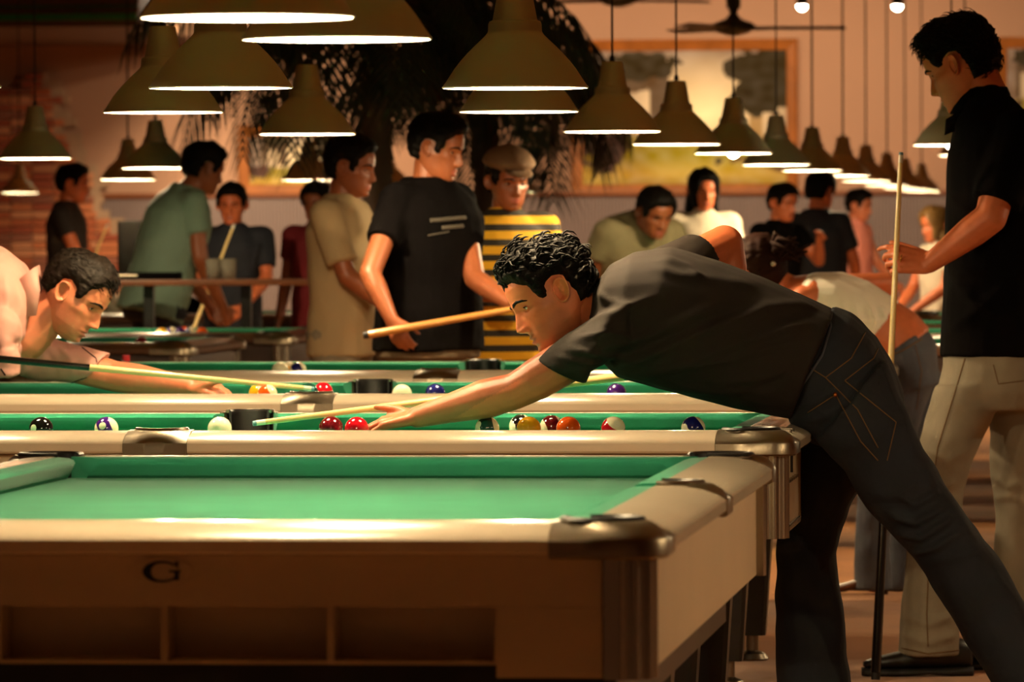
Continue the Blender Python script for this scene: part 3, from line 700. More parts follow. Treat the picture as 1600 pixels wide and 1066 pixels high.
def add_head(mb, c, f, u, s=1, res=1.0, gaze=(0, 0)):
    """material slots: 0 skin 1 eye white 2 iris 3 lip 4 brow hair"""
    nu, nv = int(96*res), int(84*res); X, Y, Z, P = head_local(nu, nv); T = head_frame(c, f, u, s)
    V = [T(X[i, j], Y[i, j], Z[i, j]) for i in range(nv) for j in range(nu)]
    Fc = grid_faces(nv, nu)+[tuple(range(nu-1, -1, -1)), tuple(range((nv-1)*nu, nv*nu))]
    k = len(mb.V); mb.V += V
    for f_ in Fc:
        i, j = divmod(f_[0], nu); mi = 0
        if len(f_) == 4:
            x, z = X[i, j], Z[i, j]
            if np.cos(P[i, j]) > .3 and abs(x) < .024*(1-abs(z+.0715)/.03) and -.083 < z < -.0615: mi = 3
        mb.F.append(tuple(q+k for q in f_)); mb.I.append(mi)
    for sx in (-1, 1):
        e = (sx*.0315, .0655, .0005); n, m = 20, 14
        for i in range(m+1):
            pass
        def sph(r, test, mi_f):
            R = [[(e[0]+r*math.cos(-PI/2+PI*i/m)*math.sin(2*PI*j/n), e[1]+r*math.cos(-PI/2+PI*i/m)*math.cos(2*PI*j/n), e[2]+r*math.sin(-PI/2+PI*i/m)) for j in range(n)] for i in range(m+1)]
            kk = len(mb.V); mb.V += [T(*q) for ring in R for q in ring]
            for i in range(m):
                for j in range(n):
                    el = -90+180*(i+.5)/m; az = 360*(j+.5)/n; az = az-360 if az > 180 else az
                    if not test(el, az): continue
                    mb.F.append(tuple(kk+q for q in (i*n+j, i*n+(j+1) % n, (i+1)*n+(j+1) % n, (i+1)*n+j))); mb.I.append(mi_f(el, az))
        sph(.0122, lambda el, az: abs(az) < 100, lambda el, az: 2 if math.hypot(el-gaze[1], az-gaze[0]) < 38 else 1)
        sph(.0136, lambda el, az: abs(az) < 110 and not (-16 < el < 15 and abs(az) < 58), lambda el, az: 0)
        mb.tube([T(e[0]+.0140*math.cos(math.radians(q2))*math.sin(math.radians(az)), e[1]+.0140*math.cos(math.radians(q2))*math.cos(math.radians(az)), e[2]+.0140*math.sin(math.radians(q2))) for az, q2 in ((-58, 4), (-35, 12), (0, 16), (35, 12), (58, 2))], [.0006*s, .0013*s, .0015*s, .0013*s, .0006*s], 5, mi=4)
        # brow
        pts = [T(sx*x, y, z) for x, y, z in ((.012, .0960, .0165), (.022, .0945, .0205), (.034, .0885, .0225), (.046, .078, .0195), (.054, .068, .0135))]
        mb.tube(pts, [.0022*s, .0042*s, .0042*s, .0032*s, .0012*s], 6, mi=4)
        # ear: shallow bowl with a rolled rim
        na, nr = 20, 7; base = len(mb.V); prof = [(0, .003), (.35, .002), (.6, .004), (.78, .011), (.92, .0145), (1.0, .011), (.96, .002)]
        for rr, h in prof:
            for q in range(na):
                a = 2*PI*q/na; ey = .018*rr*math.cos(a)*(1+.12*math.sin(a)); ez = .031*rr*math.sin(a)*(1 if math.sin(a) > 0 else .95)
                lob = .003 if math.sin(a) < -.6 else 0
                out = .0725+h*1.6*(1 if math.cos(a) < .5 else .45)+(-ey)*.45-lob
                mb.V.append(T(sx*out, -.008+ey-.12*ez, -.004+ez))
        mb_f = grid_faces(len(prof), na, base)+[tuple(range(base, base+na))]
        mb.F += mb_f; mb.I += [0]*len(mb_f)
def hair_shell(c, f, u, s, line, thick, nz_amp, nz_sc, res=1.0, seed=0, front_lift=0):
    """cap of hair over the scalp; line(phi,z)->signed height above hairline in m"""
    nu, nv = int(104*res), int(92*res); X, Y, Z, P = head_local(nu, nv, False); T = head_frame(c, f, u, s)
    V, keep = [], []
    for i in range(nv):
        for j in range(nu):
            x, y, z, p = X[i, j], Y[i, j], Z[i, j], abs(P[i, j])
            h = line(p, z); a = min(1, max(0, h/.022)); a = a*a*(3-2*a)
            n = Vector((x/.075**2, (y+.003)/.1**2, (z-.0)/.117**2)).normalized()
            q = Vector((x*nz_sc+seed, y*nz_sc, z*nz_sc)); nn = noise.noise(q)+.6*noise.noise(q*2.3)+.4*abs(noise.noise(q*4.1))
            th = (thick+front_lift*max(0, math.cos(P[i, j]))*max(0, z/.117))
            d = -.003+a*(.003+th+nz_amp*nn)
            V.append(T(x+n.x*d, y+n.y*d, z+n.z*d)); keep.append(h > -.006)
    Fc = [f_ for f_ in grid_faces(nv, nu) if any(keep[q] for q in f_)]+[tuple(range((nv-1)*nu, nv*nu))]
    return V, Fc
def line_short(front=.070, temple=.045, burn=-.022, nape=-.060):
    def fn(p, z):
        hl = np.interp(p, [0, .55, .85, 1.0, 1.12, 1.27, 1.36, 1.57, 1.78, 1.90, 2.2, PI], [front, front-.004, temple, temple-.008, burn, burn, .020, .031, .022, -.015, nape, nape])
        return z-hl
    return fn
def strands(mb, V, Fc, count, length, rad, c, f, u, s, seed=0, flow=(0, -1, .15), lift=.5, curl=.6):
    rnd = random.Random(seed); T = head_frame((0, 0, 0), f, u, 1); cen = Vector(c); fl = T(*flow)
    for _ in range(count):
        f_ = Fc[rnd.randrange(len(Fc)-1)]; p = Vector(V[f_[0]]); n = (p-cen).normalized()
        lz, ly = (p-cen).dot(T(0, 0, 1)), (p-cen).dot(T(0, 1, 0))
        if lz < .040 and abs(ly+.004) < .06: continue
        if ly > .03 and lz < .06: continue
        d = (fl-n*fl.dot(n)); d = d.normalized() if d.length > .05 else Vector((rnd.uniform(-1, 1), rnd.uniform(-1, 1), rnd.uniform(-1, 1)))
        d = (d+Vector((rnd.uniform(-1, 1), rnd.uniform(-1, 1), rnd.uniform(-1, 1)))*curl).normalized(); d = d-n*d.dot(n)
        L = length*rnd.uniform(.6, 1.3)*s; pts = []
        side = n.cross(d)
        for k in range(5):
            t = k/4; pts.append(p-n*.004+d*L*t+n*(L*lift*math.sin(t*PI*.8))+side*(L*.35*curl*math.sin(t*PI*1.6+rnd.uniform(-.3, .3))))
        mb.tube(pts, [rad*s, rad*1.1*s, rad*s, rad*.7*s, rad*.15*s], 4)
def hand_parts(mb, wrist, fwd, back, thumb, s=1, curl=(.3, .3, .3, .3), spread=.10, thumb_dir=None, mid=.9, thumb_curl=.3):
    f = Vector(fwd).normalized(); n = Vector(back); n = (n-f*n.dot(f)).normalized(); th = Vector(thumb); th = (th-f*th.dot(f)-n*th.dot(n)).normalized(); W = Vector(wrist)
    kn = []
    for k, (o, l) in enumerate(((.030, .084), (.010, .088), (-.011, .084), (-.029, .076))):
        q = W+(f*l+th*o+n*.004*(1 if k in (1, 2) else 0))*s; kn.append(q)
        mb.capsule(W+(f*.008+th*o*.55)*s, q, .0155*s, .0115*s, 10)
    mb.capsule(W+(f*.03+th*.018)*s, W+(f*.03-th*.016)*s, .0155*s, .0155*s, 10)
    mb.capsule(W+(f*.06+th*.022)*s, W+(f*.06-th*.022)*s, .0125*s, .012*s, 10)
    tips = []
    for k, (L, r) in enumerate(((.072, .0088), (.080, .0090), (.075, .0086), (.060, .0076))):
        a = curl[k] if isinstance(curl, (list, tuple)) else curl
        d0 = (f+th*spread*(1.2-k*.8)).normalized(); p = kn[k]; ang = 0
        for q, (fr, ba) in enumerate(((.44, .75), (.31, mid), (.25, .6))):
            ang += a*ba; d = (d0*math.cos(ang)-n*math.sin(ang)).normalized(); p2 = p+d*L*fr*s
            mb.capsule(p, p2, r*s*(1-.10*q), r*s*(.92-.12*q), 9); p = p2
        tips.append(p)
    td = Vector(thumb_dir) if thumb_dir else (f*.75+th*.62-n*.15); td.normalize()
    p = W+(f*.018+th*.022)*s; p2 = p+td*.042*s; mb.capsule(p, p2, .0145*s, .0115*s, 10)
    td2 = (td*(1-thumb_curl)+f*thumb_curl).normalized(); p3 = p2+td2*.033*s; mb.capsule(p2, p3, .0112*s, .0100*s, 10)
    p4 = p3+(td2*(1-thumb_curl)+f*thumb_curl).normalized()*.026*s; mb.capsule(p3, p4, .0098*s, .0075*s, 10)
    return tips
def add_remesh(dst, mb, voxel, it=3, mi=0, fn=None):
    co, no, Fc = remesh(mb, voxel, it)
    if fn: co = fn(co, no)
    dst.add([Vector(c) for c in co], Fc, mi)
def shoe_parts(parent, ankle, toe_dir, off, length=.285, m=None, heel=0, s=1, z0=0):
    t = Vector((toe_dir[0], toe_dir[1], 0)).normalized(); sd = Vector((-t.y, t.x, 0)); A = Vector((ankle[0], ankle[1], z0))
    L = length*s
    def st(a, w_, h0, h1): c = A+t*(a*L); return (c+Vector((0, 0, (h0+h1)/2)), sd*w_*s, Vector((0, 0, (h1-h0)/2)))
    mb = MB(); mb.loft([st(-.30, .018, .03, .07), st(-.27, .032, .026, .10), st(-.12, .038, .024, .115), st(.0, .042, .022, .112), st(.18, .045, .022, .092), st(.38, .050, .022, .070), st(.55, .047, .022, .058), st(.66, .034, .024, .048), st(.70, .018, .028, .042)], 18)
    o = mb.build('shoe', m or M_SHOE, parent, True, off)
    mb = MB(); mb.loft([st(-.31, .022, 0, .026), st(-.28, .036, 0, .026), st(-.1, .038, 0, .026), st(.1, .040, .004, .024), st(.38, .053, .0, .024), st(.56, .050, 0, .024), st(.68, .036, 0, .026), st(.715, .018, .002, .026)], 18)
    mb.build('sole', M_SOLE, o, True, off)
    mb = MB()
    for k in range(4):
        a = A+t*(.10+.07*k)*L+Vector((0, 0, .108-.011*k)); mb.tube([a-sd*.022*s, a+Vector((0, 0, .006)), a+sd*.022*s], .0025, 5)
    mb.build('laces', M_SOLE, o, True, off)
    return o
class Fig: pass
def start_person(base, label, group=None):
    return Vector(base)
def finish_body(mb, base, label, mats, group=None, head=None, stub=0):
    o = mb.build('person', None, None, True, base, mats=mats); o.location = base; tag(o, label, 'person', group)
    n = len(mb.V); tint = np.ones((n, 4))
    if head:
        hc, hf, hu, sc = head; f = Vector(hf).normalized(); u = (Vector(hu)-f*Vector(hu).dot(f)).normalized(); rr = f.cross(u)
        co = np.array([tuple(v) for v in mb.V])-np.array(hc); x, y, z = co @ np.array(rr)/sc, co @ np.array(f)/sc, co @ np.array(u)/sc
        m = np.clip((-.034-z-.010*(np.abs(x) < .012)+.35*np.clip(.05-y, 0, 1)*0)/.02, 0, 1)*np.clip((y+.01)/.02, 0, 1)*(z > -.14)
        m += np.clip((np.abs(x)-.058)/.01, 0, 1)*np.clip((.02-z)/.03, 0, 1)*np.clip((y-.005)/.015, 0, 1)*.6
        m = np.clip(m, 0, 1)
        tint[:, :3] = 1-stub*m[:, None]*np.array([.60, .55, .48])
        ck = np.exp(-((np.abs(x)-.045)/.02)**2-((z+.03)/.02)**2)*(y > .03); tint[:, 1] *= 1-.10*ck; tint[:, 2] *= 1-.12*ck
    ca = o.data.color_attributes.new('tint', 'FLOAT_COLOR', 'POINT'); ca.data.foreach_set('color', tint.ravel())
    return o
def garment(name, mb, voxel, it, m, person, base, fn=None):
    co, no, Fc = remesh(mb, voxel, it)
    if fn: co = fn(co, no)
    return mesh_obj(name, [Vector(c)-base for c in co], Fc, m, person, True)
def surf_line(person, base, obj, pts, rad, m, name, lift=.0005, world_dir=None):
    """thin seam / stitch tube laid on a garment along a photo polyline"""
    me = obj.data; bvh = BVHTree.FromPolygons([v.co for v in me.vertices], [p.vertices for p in me.polygons]); out = []
    P = []
    for i in range(len(pts)-1):
        n = max(2, int(math.dist(pts[i], pts[i+1])/5))
        P += [(pts[i][0]+(pts[i+1][0]-pts[i][0])*k/n, pts[i][1]+(pts[i+1][1]-pts[i][1])*k/n) for k in range(n)]
    P.append(pts[-1]); E = Vector((0, 0, EYE))
    for q in P:
        d = (at(q[0], q[1], 10)-E).normalized(); h = bvh.ray_cast(E-base, d)
        if h[0] is not None: out.append(h[0]+h[1]*lift)
    if len(out) > 2:
        o = MB().tube(out, rad, 5).build(name, m, obj, True); return o

# ---------------------------------------------------------------- man in black t-shirt leaning over the second table
def hero():
    base = Vector((at(1400, 600, 13.86).x, 13.86, 0)); D = 13.81
    P = lambda x, y, d=0: at(x, y, D+d)
    mb = MB()
    hc = P(862, 462, -.06); hf = Vector((-.86, -.30, -.47)); hu = Vector((-.40, .05, .90))
    add_head(mb, hc, hf, hu, 1.0, 1.25, gaze=(18, -4))
    T = head_frame(hc, hf, hu)
    core = MB()
    core.capsule(T(0, -.022, -.045), P(945, 488, .02), .056, .066)                                   # neck
    add_remesh(mb, core, .006, 4)
    # left arm and bridge hand
    arm = MB(); sh, el, wr = P(955, 520, -.16), P(806, 611, -.12), P(652, 652, -.02)
    arm.capsule(P(915, 545, -.14), P(880, 568, -.14), .045, .052, 14); arm.capsule(P(880, 568, -.14), P(835, 595, -.13), .052, .049, 14); arm.capsule(P(835, 595, -.13), el, .048, .043, 14)
    fm = el.lerp(wr, .30); arm.capsule(el, fm, .043, .047, 14); arm.capsule(fm, el.lerp(wr, .7), .047, .034, 14); arm.capsule(el.lerp(wr, .7), wr, .034, .026, 14)
    f = (P(560, 668, .01)-wr).normalized()
    hand_parts(arm, wr, f, Vector((.05, -.25, 1)), Vector((-.2, 1, .1)), 1.0, (.42, .34, .30, .34), .22, thumb_dir=Vector((-.80, .40, .30)), thumb_curl=.35)
    add_remesh(mb, arm, .0042, 3)
    # right arm: elbow raised behind the back
    arm = MB(); sh, el, wr = P(1048, 425, .16), P(1132, 382, .34), P(1146, 520, .33)
    arm.capsule(sh, el, .050, .046, 14); fm = el.lerp(wr, .28); arm.capsule(el, fm, .047, .049, 14); arm.capsule(fm, wr, .047, .028, 14)
    hand_parts(arm, wr, (P(1150, 560, .31)-wr), Vector((1, .2, .2)), Vector((-.2, -1, 0)), 1.0, (1.1, 1.15, 1.2, 1.2), .05)
    add_remesh(mb, arm, .0055, 3)
    # torso and legs inside the clothes
    tr = MB(); tr.capsule(P(1000, 500), P(1240, 560), .10, .10); tr.capsule(P(1240, 560), P(1320, 610), .10, .085)
    kn, an = P(1425, 785, -.06), P(1655, 1130, -.04); tr.capsule(P(1330, 620, -.06), kn, .06, .045); tr.capsule(kn, an, .05, .035)
    kf, af = P(1264, 870, .22), P(1272, 1165, .22); tr.capsule(P(1318, 640, .18), kf, .06, .045); tr.capsule(kf, af, .05, .035)
    add_remesh(mb, tr, .016, 2)
    body = finish_body(mb, base, 'man in black t-shirt and dark jeans bending over the table to shoot', [M_SKIN, M_EYE, M_IRIS, M_LIP, M_HAIR], None, (hc, hf, hu, 1), .5)
    # hair
    line = line_short(.066, .046, -.006, -.052)
    V, Fc = hair_shell(hc, hf, hu, 1.0, line, .014, .010, 48, 1.3, 3, .012)
    hm = MB().add(V, Fc); strands(hm, V, Fc, 620, .034, .0030, hc, hf, hu, 1, 5, (0, -.5, .3), .42, .8)
    hm.build('hair', M_HAIR, body, True, base)
    # t-shirt
    Yv = Vector((0, 1, 0))
    def st(t, b, h, d=0, y=0): a, c = P(*t, d), P(*b, d); return ((a+c)/2+Yv*y, (a-c)/2, Yv*h)
    s = MB()
    s.loft([st((934, 440), (922, 528), .085), st((955, 412), (935, 560), .15), st((992, 394), (968, 590), .19), st((1050, 386), (1018, 604), .20), st((1120, 406), (1082, 622), .195), st((1190, 432), (1146, 638), .185), st((1252, 460), (1200, 648), .18), st((1308, 486), (1238, 654), .178)], 28, p=2.4)
    s.loft([(P(985, 500, -.13), (P(985, 455, -.13)-P(985, 500, -.13)), Yv*.08), (P(940, 530, -.16), (P(965, 470, -.14)-P(925, 575, -.16))*.52, Yv*.085), (P(902, 560, -.15), (P(908, 512, -.15)-P(915, 598, -.15))*.46+Vector((-.02, 0, 0)), Yv*.078), (P(874, 581, -.14), (P(837, 562, -.14)-P(912, 600, -.14))*.5, Yv*.066)], 22, p=2.1)
    s.capsule(P(1035, 445, .13), P(1092, 402, .25), .088, .062, 16, flat1=True)
    fl = [([(905, 588), (1000, 560), (1090, 520), (1200, 478), (1290, 478)], 9, .010), ([(925, 548), (1000, 530), (1060, 505), (1130, 470)], 7, .008), ([(955, 600), (1060, 570), (1160, 535), (1280, 500)], 8, .009),
          ([(1040, 577), (1140, 562), (1250, 530)], 7, .008), ([(880, 545), (940, 555), (985, 562)], 5, .007), ([(862, 556), (910, 566), (975, 570)], 4, .006), ([(895, 530), (950, 520), (1000, 528)], 5, .006), ([(905, 500), (960, 490), (1020, 462)], 6, .007),
          ([(930, 575), (1010, 545), (1110, 500), (1230, 470)], 9, -.008), ([(1100, 600), (1190, 590), (1240, 575)], 8, .008), ([(1000, 410), (1060, 430), (1130, 440), (1200, 450)], 8, .006), ([(1030, 400), (1075, 420), (1098, 440)], 6, .006), ([(930, 455), (950, 470), (1000, 480)], 6, .005), ([(1150, 620), (1210, 600), (1245, 570)], 7, -.006),
          ([(980, 600), (1060, 607), (1140, 612), (1220, 610)], 7, .006)]
    shirt = garment('t_shirt', s, .0065, 4, M_BLKSH, body, base, lambda co, no: wrinkle(folds(co, no, fl), no, .003, 9, (.5, 1, 1.6)))
    # jeans
    j = MB()
    j.loft([st((1302, 478), (1226, 642), .172, 0, .05), st((1330, 492), (1236, 668), .182, 0, .05), st((1368, 525), (1262, 690), .185, 0, .05), st((1396, 575), (1296, 705), .175, 0, .05), st((1412, 630), (1325, 720), .12, 0, .03)], 26, p=2.4)
    j.loft([st((1385, 560), (1275, 690), .105, -.06), st((1418, 640), (1318, 735), .105, -.07), st((1445, 705), (1352, 790), .10, -.07), st((1476, 752), (1386, 832), .098, -.07), st((1540, 842), (1446, 898), .092, -.07), st((1604, 940), (1508, 1002), .092, -.07), st((1668, 1045), (1572, 1105), .096, -.06), st((1712, 1130), (1618, 1185), .10, -.06)], 22, p=2.1)
    pts = [(1322, 640, .20, .100), (1300, 720, .21, .090), (1272, 800, .22, .076), (1258, 860, .22, .070), (1262, 930, .22, .078), (1269, 1010, .22, .086), (1274, 1100, .22, .09), (1275, 1175, .22, .092)]
    for a, b in zip(pts[:-1], pts[1:]): j.capsule(P(*a[:3]), P(*b[:3]), a[3], b[3], 16, flat1=(b is pts[-1]))
    jl = [([(1385, 800), (1430, 818), (1480, 790)], 6, .016), ([(1395, 832), (1440, 840), (1495, 805)], 6, .016), ([(1420, 866), (1460, 856), (1510, 825)], 6, .014), ([(1400, 770), (1430, 790), (1470, 765)], 5, .012), ([(1360, 770), (1400, 775), (1440, 745)], 7, .006), ([(1240, 640), (1290, 620), (1320, 590)], 6, .006), ([(1245, 660), (1300, 650), (1330, 640)], 6, .006), ([(1215, 860), (1235, 845), (1255, 850)], 7, .012), ([(1440, 880), (1500, 870), (1540, 850)], 7, .006), ([(1310, 700), (1360, 690), (1400, 660)], 8, .005)]
    jeans = garment('jeans', j, .0075, 4, M_JEAN, body, base, lambda co, no: wrinkle(folds(co, no, jl), no, .007, 9, (1, 1, 1)))
    for ln in ([(1258, 570), (1290, 590), (1340, 640), (1372, 700)], [(1320, 595), (1400, 660), (1386, 720)], [(1320, 595), (1365, 560), (1372, 545)], [(1290, 590), (1330, 560), (1352, 520)], [(1305, 615), (1345, 690), (1372, 720)], [(1262, 645), (1305, 617)]):
        surf_line(body, base, jeans, ln, .0016, M_STITCH, 'stitching')
    surf_line(body, base, jeans, [(1290, 480), (1298, 510), (1285, 555), (1262, 590), (1240, 620)], .004, M_JEANB, 'waistband_edge')
    mb = MB(); mb.ball(P(1305, 617, -.15), .006, 10, 6); mb.build('rivet', mat('copper', (190, 110, 50), .3, 1), jeans, True, base)
    shoe_parts(body, P(1655, 1150, -.06), (-1, -.1, 0), base); shoe_parts(body, P(1275, 1160, .22), (-1, .1, 0), base)
    return body
hero()
cue(at(395, 662, 13.76), at(1150, 566, 14.16), 'cue held by the man in the black shirt, tip near the cue ball', 1.46, M_CUED, .62)

# ---------------------------------------------------------------- man in pale pink shirt at the left edge
def pink_man():
    D = 17.02; base = Vector((at(-380, 600, D).x, D, 0)); P = lambda x, y, d=0: at(x, y, D+d); Yv = Vector((0, 1, 0))
    mb = MB(); hc = P(116, 461); hf = Vector((.80, -.16, -.56)); hu = Vector((.56, .02, .82))
    add_head(mb, hc, hf, hu, 1.03, 1.25, gaze=(0, 6)); T = head_frame(hc, hf, hu, 1.03)
    core = MB(); core.capsule(T(0, -.025, -.05), P(38, 528, 0), .060, .072); add_remesh(mb, core, .006, 4)
    arm = MB(); sh, el, wr = P(48, 552, .14), P(178, 588, .10), P(300, 604, .0)
    arm.capsule(sh, el, .058, .046, 14); fm = el.lerp(wr, .3); arm.capsule(el, fm, .046, .046, 14); arm.capsule(fm, wr, .046, .026, 14)
    hand_parts(arm, wr, (P(352, 614, -.03)-wr), Vector((0, -.35, 1)), Vector((-.1, -.85, .6)), 1.0, (.75, .6, .55, .5), .16, thumb_dir=Vector((.80, -.32, .36)), thumb_curl=.3)
    add_remesh(mb, arm, .0045, 3)
    arm = MB(); sh, el, wr = P(-20, 520, -.2), P(-150, 480, -.30), P(-190, 590, -.28)
    arm.capsule(sh, el, .056, .044); arm.capsule(el, wr, .046, .028); hand_parts(arm, wr, (0, 0, -1), Vector((-1, 0, 0)), Vector((0, 1, 0)), 1, 1.2, .05); add_remesh(mb, arm, .007, 3)
    tr = MB(); tr.capsule(P(-30, 510), P(-330, 520), .12, .12)
    for y in (-.1, .1): tr.capsule(P(-345, 540, y), P(-370, 800, y), .07, .05); tr.capsule(P(-370, 800, y), P(-400, 1020, y), .05, .035)
    add_remesh(mb, tr, .018, 2)
    body = finish_body(mb, base, 'man in pale pink shirt leaning in from the left to shoot', [M_SKINB, M_EYE, M_IRIS, M_LIP, M_HAIRB], None, (hc, hf, hu, 1.03), .25)
    line = line_short(.072, .050, -.004, -.040); V, Fc = hair_shell(hc, hf, hu, 1.03, line, .011, .0035, 80, 1.3, 9, .012)
    hm = MB().add(V, Fc); strands(hm, V, Fc, 900, .024, .0012, hc, hf, hu, 1, 6, (0, .55, .2), .12, .25); hm.build('hair', M_HAIRB, body, True, base)
    def st(t, b, h, d=0): a, c = P(*t, d), P(*b, d); return ((a+c)/2, (a-c)/2, Yv*h)
    s = MB()
    s.loft([st((58, 452), (44, 545), .09), st((36, 412), (30, 572), .17), st((0, 384), (5, 590), .21), st((-60, 362), (-40, 600), .215), st((-150, 372), (-140, 606), .205), st((-260, 400), (-250, 610), .19), st((-345, 430), (-330, 620), .185)], 26, p=2.4)
    s.loft([(P(20, 545, .12), Vector((-.03, 0, .085)), Yv*.08), (P(60, 556, .13), Vector((-.015, 0, .075)), Yv*.075), (P(105, 566, .12), (P(95, 534, .12)-P(112, 600, .12))*.5, Yv*.066), (P(152, 576, .11), (P(160, 556, .11)-P(120, 606, .11))*.5, Yv*.06)], 20, p=2.1)
    s.capsule(P(-10, 520, -.16), P(-100, 500, -.27), .085, .075, 14, flat1=True)
    s.loft([(P(5, 530, -.18), Vector((.0, 0, .075)), Yv*.06), (P(2, 560, -.20), Vector((.06, 0, .0)), Yv*.05), (P(-6, 592, -.20), Vector((.07, 0, .012)), Yv*.05)], 16)
    fl = [([(20, 440), (30, 480), (25, 530)], 6, .006), ([(5, 420), (10, 470), (0, 520)], 7, .006), ([(0, 545), (40, 535), (60, 528)], 6, -.010), ([(90, 540), (110, 560), (115, 590)], 5, .006), ([(70, 545), (85, 570), (90, 600)], 5, -.005), ([(0, 590), (30, 585), (50, 570)], 5, .006)]
    shirt = garment('shirt', s, .007, 4, M_PINK, body, base, lambda co, no: wrinkle(folds(co, no, fl), no, .004, 11))
    c = MB()      # open collar flaps
    c.loft([(P(40, 432, -.06), Vector((.035, 0, .03)), Yv*.05), (P(47, 455, -.075), Vector((.030, 0, .0)), Yv*.02), (P(42, 495, -.085), Vector((.028, 0, .004)), Yv*.008)], 12)
    c.loft([(P(46, 430, .06), Vector((.03, 0, .03)), Yv*.05), (P(60, 500, .06), Vector((.025, 0, 0)), Yv*.02), (P(64, 545, .05), Vector((.03, 0, .01)), Yv*.02)], 12)
    c.build('collar', M_PINK, shirt, True, base)
    surf_line(body, base, shirt, [(112, 532), (124, 540), (150, 560), (152, 572), (140, 588), (112, 598)], .0018, M_BLK2, 'sleeve_trim')
    surf_line(body, base, shirt, [(1, 576), (12, 592)], .0025, M_BLK2, 'sleeve_trim')
    j = MB(); j.loft([st((-335, 425), (-320, 622), .18), st((-390, 450), (-335, 660), .18), st((-410, 540), (-330, 700), .17)], 20)
    for y in (-.1, .1): j.capsule(P(-368, 590, y), P(-380, 800, y), .095, .075, 14); j.capsule(P(-380, 800, y), P(-400, 1010, y), .075, .075, 14, flat1=True)
    garment('trousers', j, .014, 3, M_JEANB, body, base)
    for y in (-.1, .1): shoe_parts(body, P(-400, 1020, y), (1, 0, 0), base)
pink_man()
cue(at(491, 608, 16.78), at(0, 561, 16.72), 'cue with black butt in front of the pink shirt man', 1.47, M_CUEB, .44)

